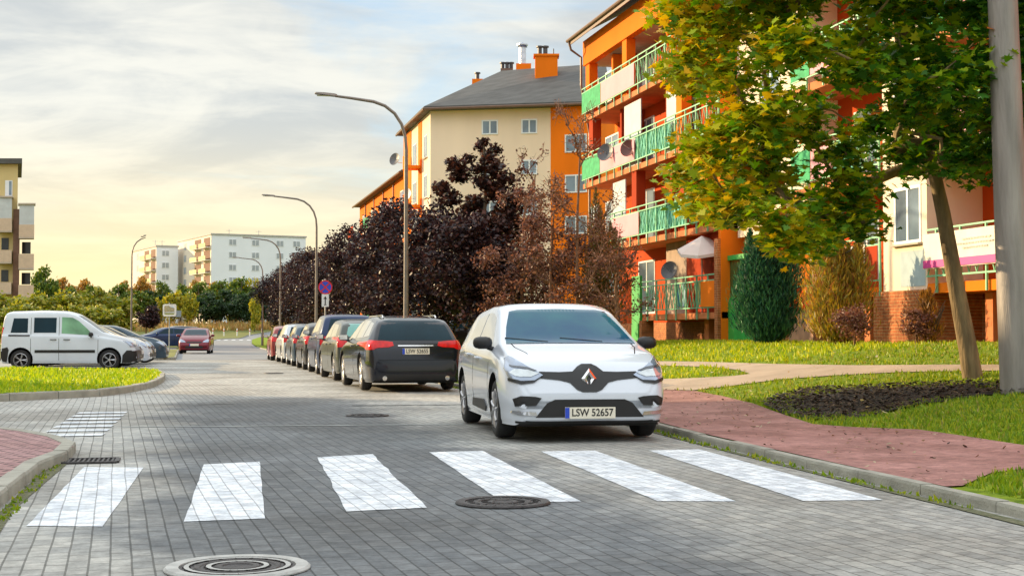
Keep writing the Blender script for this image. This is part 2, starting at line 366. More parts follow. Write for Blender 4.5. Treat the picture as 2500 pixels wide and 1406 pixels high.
# road: straight, then bending right in the distance
KR = [(4.6, -8), (4.75, 3), (5.0, 8.2), (5.08, 10.6), (5.25, 14), (5.55, 17.5), (5.62, 30), (5.62, 95), (5.9, 120), (6.8, 150), (8.4, 185), (11, 215), (16, 232), (24, 240)]
KL = [(-.35, 62), (-.35, 95), (.2, 120), (1.6, 150), (3.6, 185), (6, 212), (10, 233), (18, 246)]
def kerbx(Y):
    for a, b in zip(KR, KR[1:]):
        if a[1] <= Y <= b[1]: return a[0] + (b[0] - a[0]) * (Y - a[1]) / (b[1] - a[1])
    return KR[-1][0]
sheet('road', [(-45, -8)] + KR[:7] + [(5.62, 63), (-.2, 63), (-9, 63), (-45, 63)], TB, 0., M_road, 2.5)
sheet('road_far', [(5.62, 63)] + KR[7:] + KL[::-1] + [(-.2, 63)], TB, .004, M_farroad, 2.5)
def kerb(name, line, w=.10, h=.10, mat_=None, T=TB, closed=False, drop=.1):
    """run of kerb stones along a polyline, 1 m stones with thin gaps"""
    pts = [Vector(p[:2]) for p in line]; seg = []
    # resample
    acc = [0.]
    for a, b in zip(pts, pts[1:]): acc.append(acc[-1] + (b - a).length)
    def at(s):
        for i in range(len(pts) - 1):
            if s <= acc[i + 1] + 1e-9: return pts[i].lerp(pts[i + 1], (s - acc[i]) / max(1e-9, acc[i + 1] - acc[i]))
        return pts[-1]
    b = MB(); s = 0.
    while s < acc[-1] - .05:
        e = min(s + 1., acc[-1]); p, q = at(s + .006), at(e - .006); d = (q - p).normalized(); nrm = Vector((-d.y, d.x)) * w / 2
        z = T((p.x + q.x) / 2, (p.y + q.y) / 2) + h + random.uniform(-.006, .006)
        o = [(p + nrm), (p - nrm), (q - nrm), (q + nrm)]
        b.add([(k.x, k.y, z - h - drop) for k in o] + [(k.x, k.y, z - .02) for k in o] + [tuple(((k - (p + q) / 2) * .0 + k * 1).to_3d()[:2]) + (z,) for k in [o[0] - nrm * .12, o[1] + nrm * .12, o[2] + nrm * .12, o[3] - nrm * .12]],
              [(0, 1, 2, 3), (0, 4, 5, 1), (1, 5, 6, 2), (2, 6, 7, 3), (3, 7, 4, 0), (4, 8, 9, 5), (5, 9, 10, 6), (6, 10, 11, 7), (7, 11, 8, 4), (8, 11, 10, 9)])
        s = e
    return tag(b.build(name, mat_ or M_kerb), kind='structure')
kerb('kerb_right', [(x - .05, y) for x, y in KR[:9]], .10, .072)
# moss and weeds in the gutter by the right kerb
sheet('gutter_moss_right', [(x - .16, y) for x, y in KR[1:7]] + [(x - .16 - w, y) for (x, y), w in zip(KR[1:7][::-1], (.0, .14, .06, .07, .10, .14))], TB, .006, M_moss, .25)
# right-hand lawn
RL = [(x, y) for x, y in KR] + [(60, 240), (90, 240), (90, -8)]
KN = [(x, y) for x, y in KR if y < 60]
kx62 = 5.62
sheet('lawn_right', KN + [(kx62, 62), (22, 62), (22, -8)], TR, 0., M_grass, .6, gstep=.6)
sheet('lawn_right', [(22, -8), (22, 62), (90, 62), (90, -8)], TR, 0., M_grass, 3., gstep=3.)
sheet('lawn_right', [(kx62, 62)] + [(x, y) for x, y in KR if y > 62] + [(60, 240), (90, 240), (90, 62)], TR, 0., M_grass, 2., gstep=2.)
red_px = [(1560, 948), (1700, 953), (1765, 966), (1840, 984), (1900, 1006), (1985, 1033), (2080, 1040), (2240, 1046), (2340, 1060), (2500, 1084), (2700, 1110), (2700, 1150), (2500, 1142), (2420, 1152), (2350, 1182)]
red_w = wpoly(red_px, TR, .02)
red_w = red_w + [(kerbx(red_w[-1][1]) + .01, red_w[-1][1] - .02)]
ys_ = np.linspace(red_w[-1][1] + .3, 23.5, 22)
red_w = red_w + [(kerbx(y) + .01, y) for y in ys_]
sheet('red_pavement', red_w, TR, .012, M_redp, .4, gstep=.5)
path_px = [(1560, 905), (1590, 925), (1700, 922), (1790, 917), (1832, 912), (1800, 902), (1740, 895), (1610, 891), (1500, 893), (1500, 880), (1700, 882), (1900, 888), (2100, 891), (2300, 889), (2500, 889), (2900, 889), (2900, 905), (2500, 903), (2330, 905), (2200, 907), (2050, 914), (1900, 925), (1760, 944), (1690, 952), (1560, 948)]
path_w = wpoly(path_px, TR, .02)
sheet('footpath', path_w, TR, .014, M_path, .5, gstep=.5)
mulch_px = [(1860, 985), (1900, 962), (1960, 948), (2060, 944), (2200, 938), (2400, 932), (2560, 930), (2560, 952), (2400, 962), (2280, 980), (2170, 1002), (2060, 1020), (1980, 1022), (1900, 1004)]
mulch_w = wpoly(mulch_px, TR, .03)
sheet('soil_patch', mulch_w, TR, .022, M_mulch, .25, bumpy=.018, gstep=.25)
# left corner pavement with kerb
lc_px = [(180, 1082), (150, 1062), (90, 1049), (0, 1036), (-300, 1020)]
lc = [(-1.2, -8), (-1.2, 9), (-1.17, 12)] + [tuple(G(x, y, TB, .12)[:2]) for x, y in lc_px]
sheet('corner_pavement', lc + [(-40, lc[-1][1]), (-40, -8)], lambda x, y: .09, 0., M_pink, .8)
kerb('kerb_corner', lc, .13, .10)
sheet('gutter_moss_left', [(-1.10, 2), (-1.10, 12.2), (-1.0, 13.6), (-.96, 12.6), (-1.0, 11.0), (-1.03, 9.5), (-.97, 8), (-1.0, 2)], TB, .006, M_moss, .3)
# left grass island and the bay behind it
isl_px = [(-260, 972), (0, 962), (120, 957), (230, 952), (310, 943), (365, 932), (392, 920), (396, 911), (384, 903)]
isl = [tuple(G(x, y, TB, .12)[:2]) for x, y in isl_px]
isl2 = isl + [(isl[-1][0] - .6, 41.9), (-30, 41.0)]
sheet('lawn_island', isl2, lambda x, y: .11 + .10 * sst((-x - 1.5) / 5), 0., M_grass, .8)
kerb('kerb_island', isl, .15, .13)
kl = [(-7, 62.4), (-1.6, 62.6), (-.7, 63.4), (-.42, 65), (-.42, 95)] + [(x - .07, y) for x, y in KL[2:]]
sheet('lawn_left', kl + [(-120, 250), (-120, 63), (-7, 63)], TB, .11, M_ground, 3.)
kerb('kerb_left', kl, .15)
sheet('parking_pad', [(-7.5, 97), (-.5, 97), (-.5, 108), (-7.5, 108)], TB, .118, M_farroad, 2.)
# dry field on the far bank
sheet('dry_field', [(-75, 229), (-20, 233), (8, 240), (30, 247), (60, 250), (60, 275), (-75, 272)], TB, .05, M_field, 4)
# zebra stripes on our road
stripes = [((65, 1286), (205, 1141), (351, 1142), (250, 1286)), ((450, 1274), (498, 1135), (634, 1128), (647, 1268)), ((846, 1251), (775, 1118), (909, 1110), (1041, 1240)),
           ((1228, 1228), (1048, 1104), (1178, 1102), (1419, 1225)), ((1605, 1225), (1321, 1103), (1452, 1101), (1797, 1225)), ((1962, 1223), (1583, 1100), (1708, 1098), (2156, 1222))]
def rough_edge(c, amp=.012):
    out = []
    for i in range(len(c)):
        a = Vector(c[i]); b = Vector(c[(i + 1) % len(c)]); n = 14
        nr = Vector((-(b - a).y, (b - a).x)).normalized()
        for k in range(n): out.append(tuple(a.lerp(b, k / n) + nr * random.uniform(-amp, amp)))
    return out
for i, s_ in enumerate(stripes):
    c = wpoly(s_); sheet('crossing_stripe', rough_edge(c, .009 if i == 2 else .004), TB, .004, M_mark, .4)
for k in range(7):
    y0 = 16.15 + k * .76; x1 = -.86 + .012 * k
    sheet('side_crossing_stripe', [(x1 - .66, y0), (x1, y0), (x1 + .02, y0 + .36), (x1 - .64, y0 + .36)], TB, .008, M_mark, .4)
for k in range(6):
    x0 = 4.2 + k * .98 - .3; sheet('far_crossing_stripe', [(x0, 187), (x0 + .5, 187), (x0 + .9, 195), (x0 + .4, 195)], TB, .012, M_mark, 2)
# drainage line and patched strips in the paving
M_strip = mat('concrete_strip', (.34, .36, .35), .85, 0, .2, 5, .4, 50)
M_dark = mat('tar_joint', (.05, .052, .05), .9, 0, .3, 6)
def line_strip(name, a, b, w, m):
    p, q = G(*a), G(*b); d = (q - p); nr = Vector((-d.y, d.x, 0)).normalized() * w / 2
    sheet(name, rough_edge([tuple((p + nr)[:2]), tuple((p - nr)[:2]), tuple((q - nr)[:2]), tuple((q + nr)[:2])], w * .3), TB, .005, m, .5)
line_strip('paving_strip', (300, 1043), (1128, 1036), .09, M_strip)
line_strip('paving_joint', (860, 991), (1128, 988), .10, M_dark)
line_strip('paving_joint', (480, 988), (570, 986), .07, M_dark)
# manhole covers and drain
M_iron = mat('cast_iron', (.06, .055, .055), .55, .5, .4, 14, .6, 60)
M_ringc = mat('manhole_concrete', (.42, .42, .40), .85, 0, .2, 9, .4, 60)
def manhole(px, py, dia, label, rings=False):
    p = G(px, py); o = empty('manhole_cover', (p.x, p.y, .006), random.uniform(0, 1), label, 'manhole cover')
    r = dia / 2; b = MB()
    b.lathe([(r * .80, 0), (r * .80, .012), (r * .97, .014), (r, .004), (r, -.002)], n=40); b.build('ring', M_ringc if rings else M_iron, o, True)
    c = MB(); c.lathe([(0.001, .006), (r * .2, .006), (r * .22, .012), (r * .3, .012), (r * .32, .006), (r * .5, .006), (r * .52, .011), (r * .58, .011), (r * .6, .006), (r * .79, .006), (r * .79, -.002)], n=40)
    for k in range(20):
        a = k * math.pi / 10
        for rr in (.4, .69): c.box(0, 0, 0, 0, 0, 0) if False else c.tube([(r * (rr - .06) * math.cos(a), r * (rr - .06) * math.sin(a), .008), (r * (rr + .06) * math.cos(a), r * (rr + .06) * math.sin(a), .008)], .006, 4)
    c.build('lid', M_iron, o)
    if rings:
        d = MB()
        for q in (.36, .66): d.lathe([(r * q, .0125), (r * (q + .07), .0125)], n=40)
        d.build('worn_ring', M_ringc, o)
manhole(580, 1390, .68, 'round manhole cover with pale concrete rings in the near paving', True)
manhole(1228, 1231, .62, 'dark iron manhole cover overlapping the foot of a white zebra stripe')
manhole(897, 1016, .58, 'small dark manhole cover on the road left of the white hatchback')
manhole(668, 912, .55, 'far manhole cover in the road beside the row of parked cars')
def drain():
    p = G(217, 1127); o = empty('storm_drain', (p.x, p.y, .005), R(0), 'iron storm drain grate beside the mossy corner kerb', 'drain')
    b = MB()
    for s in (-1, 1): b.box(-.24, .24, s * .2 - .02, s * .2 + .02, 0, .014); b.box(s * .24 - .02, s * .24 + .02, -.18, .18, 0, .014)
    b.build('frame', M_iron, o)
    c = MB()
    for k in range(11): c.box(-.2 + k * .04 - .009, -.2 + k * .04 + .009, -.18, .18, 0, .012)
    c.build('grate', M_iron, o); MB().box(-.22, .22, -.18, .18, .0, .002).build('pit', M_well, o)
drain()

# ---------------------------------------------------------------- grass blades
def grass(name, n, polys, excl, T, off, hmin, hmax, cols, label, w=.012, bias=0.):
    xs = [p[0] for q in polys for p in q]; ys = [p[1] for q in polys for p in q]
    out = []
    while len(out) < n:
        x = random.uniform(min(xs), max(xs)); y = random.uniform(min(ys), max(ys))
        if not any(polyin(q, x, y) for q in polys) or any(polyin(q, x, y) for q in excl): continue
        for _ in range(4): out.append((x + random.gauss(0, .03), y + random.gauss(0, .03)))
    out = [q for q in out if any(polyin(k, *q) for k in polys) and not any(polyin(k, *q) for k in excl)]
    pos = np.array([(x, y, T(x, y) + off) for x, y in out]); n = len(pos)
    h = rng.uniform(hmin, hmax, n); nz = rng.normal(size=(n, 3)) * (1, 1, .25); nz /= np.linalg.norm(nz, axis=1)[:, None]
    b = rng.normal(size=(n, 3)) * .35 + (0, 0, 1); t = b - (b * nz).sum(1)[:, None] * nz; t /= np.linalg.norm(t, axis=1)[:, None]
    fr = np.stack([np.cross(t, nz), t, nz], 2)
    ww = w / ((hmin + hmax) / 2)
    o = leafmesh(name, pos, fr, h, [(-ww, -.1), (ww, -.1), (ww * .6, .55), (0, 1)], tints(n, cols), LEAF, None)
    tag(o, label, None, None, 'stuff')
GCN = None
GC = [(.20, .32, .015), (.27, .36, .02), (.13, .23, .012), (.38, .40, .03), (.18, .26, .02)]
mc_ = (sum(p[0] for p in mulch_w) / len(mulch_w), sum(p[1] for p in mulch_w) / len(mulch_w))
mulch_in = [(mc_[0] + (x - mc_[0]) * random.uniform(.62, .90), mc_[1] + (y - mc_[1]) * random.uniform(.45, .85)) for x, y in densify(mulch_w, .5)]
rl_near = [(5.62, 8), (5.62, 60), (16.2, 60), (16.2, 8)]
grass('grass', 30000, [[(5.12, 7.5), (5.3, 12), (5.75, 17), (5.7, 26), (16.2, 26), (16.2, 7.5)]], [red_w, path_w, mulch_in], TR, 0, .035, .075, GC + [(.34, .30, .08)], 'short uneven lawn grass by the red pavement')
grass('grass', 26000, [[(5.12, 7.5), (5.3, 12), (5.75, 17), (5.7, 20), (12.5, 20), (9, 7.5)]], [red_w, path_w, mulch_in], TR, 0, .03, .06, GC, 'fine lawn grass beside the lower end of the red pavement', w=.009)
grass('grass', 30000, [[(5.7, 26), (5.7, 52), (16.2, 52), (16.2, 26)]], [red_w, path_w], TR, 0, .05, .12, [(.34, .44, .02), (.42, .46, .03), (.22, .32, .015), (.55, .52, .04)], 'longer sunlit grass on the slope below the flats', w=.018)
TI = lambda x, y: .11 + .10 * sst((-x - 1.5) / 5)
grass('grass', 26000, [[p for p in isl2 if p[0] > -14] + [(-12, 41), (-12, 25)]], [], TI, 0, .04, .10, [(.34, .46, .02), (.42, .50, .02), (.22, .34, .015), (.52, .52, .03)], 'bright green grass of the island in front of the van', w=.018)
grass('grass', 1100, [[(x - .13, y) for x, y in KR[2:7]] + [(x - .24, y) for x, y in KR[2:7][::-1]]], [], TB, 0, .02, .05, GC, 'moss and weeds along the right gutter')
grass('grass', 700, [[(-1.11, 3), (-1.11, 13), (-1.0, 13), (-1.0, 3)]], [], TB, 0, .015, .035, GC, 'moss in the left gutter')
# clods and chips on the soil, and fallen leaves
def litter(name, n, poly, T, off, cols, size, label, excl=()):
    xs = [p[0] for p in poly]; ys = [p[1] for p in poly]; out = []
    while len(out) < n:
        x = random.uniform(min(xs), max(xs)); y = random.uniform(min(ys), max(ys))
        if polyin(poly, x, y) and not any(polyin(q, x, y) for q in excl): out.append((x, y, T(x, y) + off))
    pos = np.array(out); fr = rotset(n, 0, 3.)
    tag(leafmesh(name, pos, fr, rng.uniform(.5, 1.3, n) * size, QUAD, tints(n, cols), LEAF2, None, .3), label, None, None, 'stuff')
litter('bark_chips', 2600, mulch_w, TR, .06, [(.016, .012, .01), (.03, .022, .016), (.06, .045, .032)], .07, 'dark bark chips and clods on the soil patch')
litter('fallen_leaves', 420, red_w, TR, .032, [(.10, .06, .03), (.20, .11, .05), (.40, .33, .22), (.07, .04, .03)], .045, 'dry leaves and crumbs of soil strewn on the red pavement')
litter('fallen_leaves', 260, [(5.6, 12), (5.7, 40), (16, 40), (16, 12)], TR, .07, [(.45, .36, .12), (.6, .5, .3), (.35, .2, .05)], .07, 'pale dry leaves lying in the right-hand grass', [red_w])

# ==================================================================== CARS
def smooth_prof(pts, sig=.05):
    xs = np.array([p[0] for p in pts]); zs = np.array([p[1] for p in pts]); o = np.argsort(xs); xs, zs = xs[o], zs[o]
    g = np.linspace(xs[0], xs[-1], 600); z = np.interp(g, xs, zs); st = g[1] - g[0]; r = int(3 * sig / st) + 1
    k = np.exp(-.5 * ((np.arange(-r, r + 1) * st) / sig) ** 2); k /= k.sum(); zp = np.pad(z, r, 'reflect', reflect_type='odd'); zz = np.convolve(zp, k, 'valid')
    return lambda x: float(np.interp(x, g, zz))
def catmull(pts, n):
    P_ = [pts[0]] + pts + [pts[-1]]; out = []
    for i in range(1, len(P_) - 2):
        a, b, c, d = (np.array(P_[i + k]) for k in (-1, 0, 1, 2))
        for k in range(n):
            t = k / n; out.append(.5 * ((2 * b) + (-a + c) * t + (2 * a - 5 * b + 4 * c - d) * t * t + (-a + 3 * b - 3 * c + d) * t ** 3))
    out.append(np.array(pts[-1], float)); return out
def car_body(sp):
    L_, W_ = sp['L'], sp['W']; top = smooth_prof(sp['top'], sp.get('sig', .045)); belt = smooth_prof(sp['belt'], .1)
    fx, rx = L_ / 2, -L_ / 2; hw = W_ / 2; tum = sp.get('tumble', .30)
    xs = []
    n = 26
    for k in range(n): xs.append(rx + .5 * (1 - math.cos(k / n * math.pi / 2)))
    xs += list(np.linspace(rx + .5, fx - .5, 44))
    for k in range(n - 1, -1, -1): xs.append(fx - .5 * (1 - math.cos(k / n * math.pi / 2)))
    rings = []
    for x in xs:
        def er(d, r): t = min(1, max(0, d / r)); return math.sqrt(max(0, 1 - (1 - t) ** 2))
        ef = er(fx - x, sp.get('rf', .55)); eb = er(x - rx, sp.get('rr', .35))
        wk = (sp.get('kf', .74) + (1 - sp.get('kf', .74)) * ef) * (sp.get('kr', .84) + (1 - sp.get('kr', .84)) * eb)
        w = hw * wk
        ef2 = er(fx - x, .16); eb2 = er(x - rx, .14)
        zb = sp.get('clear', .17) + .10 * (1 - ef2) + .10 * (1 - eb2)
        t = top(x); b = min(belt(x), t - .035); h = t - b
        mid = zb + (b - zb) * .5
        inw = .035 * sp.get('waist', 1)
        c = [(0, zb), (.84 * w, zb), (.95 * w, zb + .04), (.975 * w, zb + .16), (1. * w, mid), (w - inw * .3, b - .12), (w - inw, b - .02), (w - inw - .035, b + .05 * min(1, h / .3)),
             (w - inw - .05 - tum * h * .80, b + .80 * h), ((w - inw - .05 - tum * h) * .90, b + .94 * h), ((w - .09 - tum * h) * .55, b + .99 * h), (0, t)]
        half = catmull(c, 4)
        rings.append([(x, max(0, p[0]), p[1]) for p in half] + [(x, -max(0, p[0]), p[1]) for p in half[-2:0:-1]])
    nr = len(rings[0]); v = [p for r in rings for p in r]; f = []
    for i in range(len(rings) - 1):
        for k in range(nr):
            k2 = (k + 1) % nr; f.append((i * nr + k, i * nr + k2, (i + 1) * nr + k2, (i + 1) * nr + k))
    f.append(tuple(range(nr))); f.append(tuple((len(rings) - 1) * nr + k for k in range(nr))[::-1])
    me = bpy.data.meshes.new('body'); me.from_pydata(v, [], f)
    bm = bmesh.new(); bm.from_mesh(me); bmesh.ops.remove_doubles(bm, verts=bm.verts, dist=1e-5); bmesh.ops.recalc_face_normals(bm, faces=bm.faces)
    if bm.calc_volume(signed=True) < 0: bmesh.ops.reverse_faces(bm, faces=bm.faces)
    bm.normal_update()
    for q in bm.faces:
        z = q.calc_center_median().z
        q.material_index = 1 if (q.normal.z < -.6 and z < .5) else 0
    bvh = BVHTree.FromBMesh(bm); bm.to_mesh(me); bm.free()
    return me, bvh
DIRS = {'+x': (Vector((1, 0, 0)), 0), '-x': (Vector((-1, 0, 0)), 0), '+y': (Vector((0, 1, 0)), 1), '-y': (Vector((0, -1, 0)), 1), '+z': (Vector((0, 0, 1)), 2)}
def patch(bvh, name, side, poly, off, m, parent, step=.05, dome=0., smooth=True):
    """outline in a side/front view laid on the body surface, with its own thickness"""
    d, ax = DIRS[side]; vs, fs = cdt(poly, step); pts = []
    for v in vs:
        if ax == 0: o = Vector((d.x * 5, v.x, v.y))
        elif ax == 1: o = Vector((v.x, d.y * 5, v.y))
        else: o = Vector((v.x, v.y, 5))
        hit, nrm, *_ = bvh.ray_cast(o, -d)
        if hit is None:
            hit, nrm, *_ = bvh.find_nearest(Vector((0 if ax == 0 else v.x, v.x if ax == 0 else 0, v.y))) if False else bvh.find_nearest(o - d * (5 - .9))
        pts.append(hit + nrm * (off if nrm.dot(d) > .15 else off * .5))
    n = len(pts)
    # rim skirt down to just under the surface gives the part thickness
    b = MB(); b.add(pts, fs); me_edges = {}
    for f in fs:
        for i in range(len(f)):
            e = (f[i], f[(i + 1) % len(f)]); me_edges[e] = 1
    bnd = [e for e in me_edges if (e[1], e[0]) not in me_edges]
    base = len(b.v)
    idx = {}
    for e in bnd:
        for q in e:
            if q not in idx:
                idx[q] = len(b.v); b.v.append(tuple(pts[q] - d * (off + .006)))
    for e in bnd: b.f.append((e[0], idx[e[0]], idx[e[1]], e[1])); b.m.append(0)
    o = b.build(name, m, parent, smooth, 50)
    return o
def mirror(poly): return [(-a, b) for a, b in poly][::-1]
def spoked_rim(r, y, n, side, style='spoke'):
    b = MB(); s = side
    b.lathe([(r, y - s * .05), (r, y), (r * .93, y + s * .006), (r * .90, y - s * .01), (r * .88, y - s * .05)], 'y', 28)
    b.lathe([(.001, y - s * .0), (r * .16, y - s * .0), (r * .20, y - s * .012), (r * .2, y - s * .04)], 'y', 16)
    if style == 'cover':
        b.lathe([(.001, y - s * .012), (r * .5, y - s * .004), (r * .9, y - s * .012)], 'y', 28)
        for k in range(n):
            a = 2 * math.pi * k / n; p = lambda rr, da, h: (rr * math.cos(a + da), y + s * h, rr * math.sin(a + da))
            b.tube([p(r * .2, 0, .0), p(r * .6, 0, .008), p(r * .9, 0, 0)], [r * .06, r * .09, r * .11], 6)
    else:
        for k in range(n):
            a = 2 * math.pi * k / n; p = lambda rr, da, h: (rr * math.cos(a + da), y + s * h, rr * math.sin(a + da))
            for da in (-.09, .09): b.tube([p(r * .15, da * .3, -.01), p(r * .55, da, -.004), p(r * .91, da * 1.5, -.012)], [r * .05, r * .055, r * .05], 5)
    return b
def make_wheel(parent, x, y, r, side, w=.19, n=5, style='spoke', rimmat=None):
    b = MB(); b.lathe([(r * .64, -w / 2 + .01), (r * .70, -w / 2 - .004), (r * .90, -w / 2 - .002), (r * .975, -w / 2 + .018), (r, -w / 2 + .045), (r, w / 2 - .045), (r * .975, w / 2 - .018), (r * .90, w / 2 + .002), (r * .70, w / 2 + .004), (r * .64, w / 2 - .01)], 'y', 36)
    o = b.build('wheel', M_tyre, parent, True, 60); o.location = (x, y - side * w / 2, r)
    spoked_rim(r * .68, side * (w / 2 - .004), n, side, style).build('rim', rimmat or M_rim, o, True, 40)
    d = MB(); d.lathe([(.001, side * (w / 2 - .07)), (r * .66, side * (w / 2 - .07))], 'y', 24); d.build('brake_disc', M_well, o)
    return o
def rbox(pts_half, th): pass
def mirror_part(parent, x, y, z, side, m, back=True):
    b = MB(); rings = []
    # rounded shell lofted along the car's length
    for dx, ky, kz in ((.075, .35, .35), (.06, .7, .75), (.02, 1, 1), (-.03, 1, 1), (-.05, .92, .9)):
        ring = []
        for k in range(14):
            a = 2 * math.pi * k / 14; ring.append((x + dx, y + side * (.12 + .105 * ky * math.copysign(abs(math.cos(a)) ** .7, math.cos(a))), z + .07 + .068 * kz * math.copysign(abs(math.sin(a)) ** .75, math.sin(a))))
        rings.append(ring)
    v = [p for r in rings for p in r]; f = [(i * 14 + k, i * 14 + (k + 1) % 14, (i + 1) * 14 + (k + 1) % 14, (i + 1) * 14 + k) for i in range(4) for k in range(14)] + [tuple(range(14)), tuple(56 + k for k in range(14))]
    b.add(v, f); b.tube([(x, y - side * .03, z - .01), (x, y + side * .06, z + .02), (x, y + side * .10, z + .05)], [.03, .026, .022], 8)
    o = b.build('side_mirror', m, parent, True, 60)
    g = MB(); g.prism([(0, 0)], 0, 0) if False else None
    g.add([(x - .053, y + side * (.12 - .08), z + .02), (x - .053, y + side * (.12 + .085), z + .02), (x - .053, y + side * (.12 + .085), z + .12), (x - .053, y + side * (.12 - .08), z + .12)], [(0, 1, 2, 3)])
    g.build('mirror_glass', M_chrome, o)
def plate(parent, x, z, facing, text, y=0., w=.52, h=.114, tilt=0.):
    f = 1 if facing == '+x' else -1
    b = MB(); b.box(x - .006 * f, x + .006 * f, y - w / 2, y + w / 2, z - h / 2, z + h / 2); o = b.build('number_plate', M_plate, parent)
    b = MB(); ye = y - f * w / 2; b.box(x + .0065 * f, x + .009 * f, min(ye, ye + f * .045), max(ye, ye + f * .045), z - h / 2 + .003, z + h / 2 - .003); b.build('euro_band', M_euro, o)
    if text:
        # text runs along the viewer's left-to-right
        M = Matrix.Translation((x + .008 * f, y + f * .022, z)) @ Matrix.Rotation(R(90) * f, 4, 'Z') @ Matrix.Rotation(R(90), 4, 'X')
        text_mesh('plate_lettering', text, .105, M_ink, o, M, .0015, sx=.86)
    return o
def strip_poly(x0, x1, z, h, sl=0.): return [(x0, z), (x1, z + sl), (x1, z + h + sl), (x0, z + h)]
def make_car(sp, pm, loc, yaw, label, group=None, name='parked_car', cat='car', accents=None):
    o = empty(name, loc, yaw, label, cat, group); a = accents or {}
    me, bvh = car_body(sp); L_, W_ = sp['L'], sp['W']; r = sp['wr']; hw = W_ / 2
    # wheel arches cut out
    me.materials.append(pm); me.materials.append(M_well)
    ob = bpy.data.objects.new('body', me); COL.objects.link(ob)
    cb = MB()
    for wx in sp['axles']:
        for s in (-1, 1):
            y0, y1 = s * (hw - .26), s * (hw + .3); prof = [(.001, y0), (r + .055, y0), (r + .055, y1), (.001, y1)]
            cb.lathe(prof, 'y', 28, (wx, 0, r + .02), 1)
    cut = cb.build('cutter', [pm, M_well]); bmx = bmesh.new(); bmx.from_mesh(cut.data); bmesh.ops.remove_doubles(bmx, verts=bmx.verts, dist=.003); bmesh.ops.recalc_face_normals(bmx, faces=bmx.faces); bmx.to_mesh(cut.data); bmx.free()
    for q in cut.data.polygons: q.material_index = 1
    md = ob.modifiers.new('b', 'BOOLEAN'); md.object = cut; md.operation = 'DIFFERENCE'; md.solver = 'EXACT'
    dg = bpy.context.evaluated_depsgraph_get(); me2 = bpy.data.meshes.new_from_object(ob.evaluated_get(dg))
    bpy.data.objects.remove(ob); bpy.data.objects.remove(cut)
    me2.name = 'body'; me2.polygons.foreach_set('use_smooth', [True] * len(me2.polygons)); me2.set_sharp_from_angle(angle=R(38))
    body = bpy.data.objects.new('body', me2); link(body, o)
    for wx in sp['axles']:
        for s in (-1, 1): make_wheel(o, wx, s * (hw - .025), r, s, sp.get('ww', .195), sp.get('spokes', 5), sp.get('rim', 'spoke'))
    # dark plastic lip at the bottom edge
    G_ = sp['glass']
    for s, sd_ in ((1, '+y'), (-1, '-y')):
        for gi, poly in enumerate(G_['side']): patch(bvh, 'side_window', sd_, poly, .004, a['glasslist'][gi] if 'glasslist' in a else a.get('sideglass', M_glass), o, .09)
        for poly in sp.get('trim', []): patch(bvh, 'side_moulding', sd_, poly, .012, M_black, o, .12)
        for hx, hz in sp.get('handles', []):
            q = bvh.ray_cast(Vector((hx, s * 5, hz)), Vector((0, -s, 0)))[0]
            if q:
                b = MB(); b.tube([(hx - .09, q.y - s * .005, hz), (hx - .07, q.y + s * .03, hz), (hx + .07, q.y + s * .03, hz), (hx + .09, q.y - s * .005, hz)], .014, 6); b.build('door_handle', a.get('handle', pm), o, True)
        for dx in sp.get('doors', []):
            patch(bvh, 'door_gap', sd_, dx, .0015, M_well, o, .12)
    patch(bvh, 'windscreen', '+x', G_['front'], .006, a.get('screen', M_glass), o, .04)
    patch(bvh, 'rear_window', '-x', G_['rear'], .004, a.get('rearglass', M_glass), o, .08)
    for s in (-1, 1):
        for nm, side, poly, off, m in sp['lamps']:
            patch(bvh, nm, side, poly if s > 0 else mirror(poly), off, m, o, .022)
    for nm, side, poly, off, m in sp.get('bits', []): patch(bvh, nm, side, poly, off, m, o, .06)
    for s in (-1, 1): mirror_part(o, sp['mirror'][0], s * sp['mirror'][1], sp['mirror'][2], s, a.get('mirror', pm))
    if 'rails' in sp:
        for s in (-1, 1):
            x0, x1, y_, z_ = sp['rails']; b = MB(); b.tube([(x0, s * y_, z_ - .05), (x0 + .12, s * y_, z_), (x1 - .15, s * y_, z_), (x1, s * y_, z_ - .05)], .017, 6); b.build('roof_rail', a.get('rail', M_chrome), o, True)
    fp, rp = sp.get('fplate'), sp.get('rplate')
    if fp and a.get('ftext') is not None: 
        q = bvh.ray_cast(Vector((5, 0, fp)), Vector((-1, 0, 0)))[0]; plate(o, q.x + .012, fp, '+x', a['ftext'])
    if rp and a.get('rtext') is not None:
        q = bvh.ray_cast(Vector((-5, 0, rp)), Vector((1, 0, 0)))[0]; plate(o, q.x - .012, rp, '-x', a['rtext'])
    return o, bvh

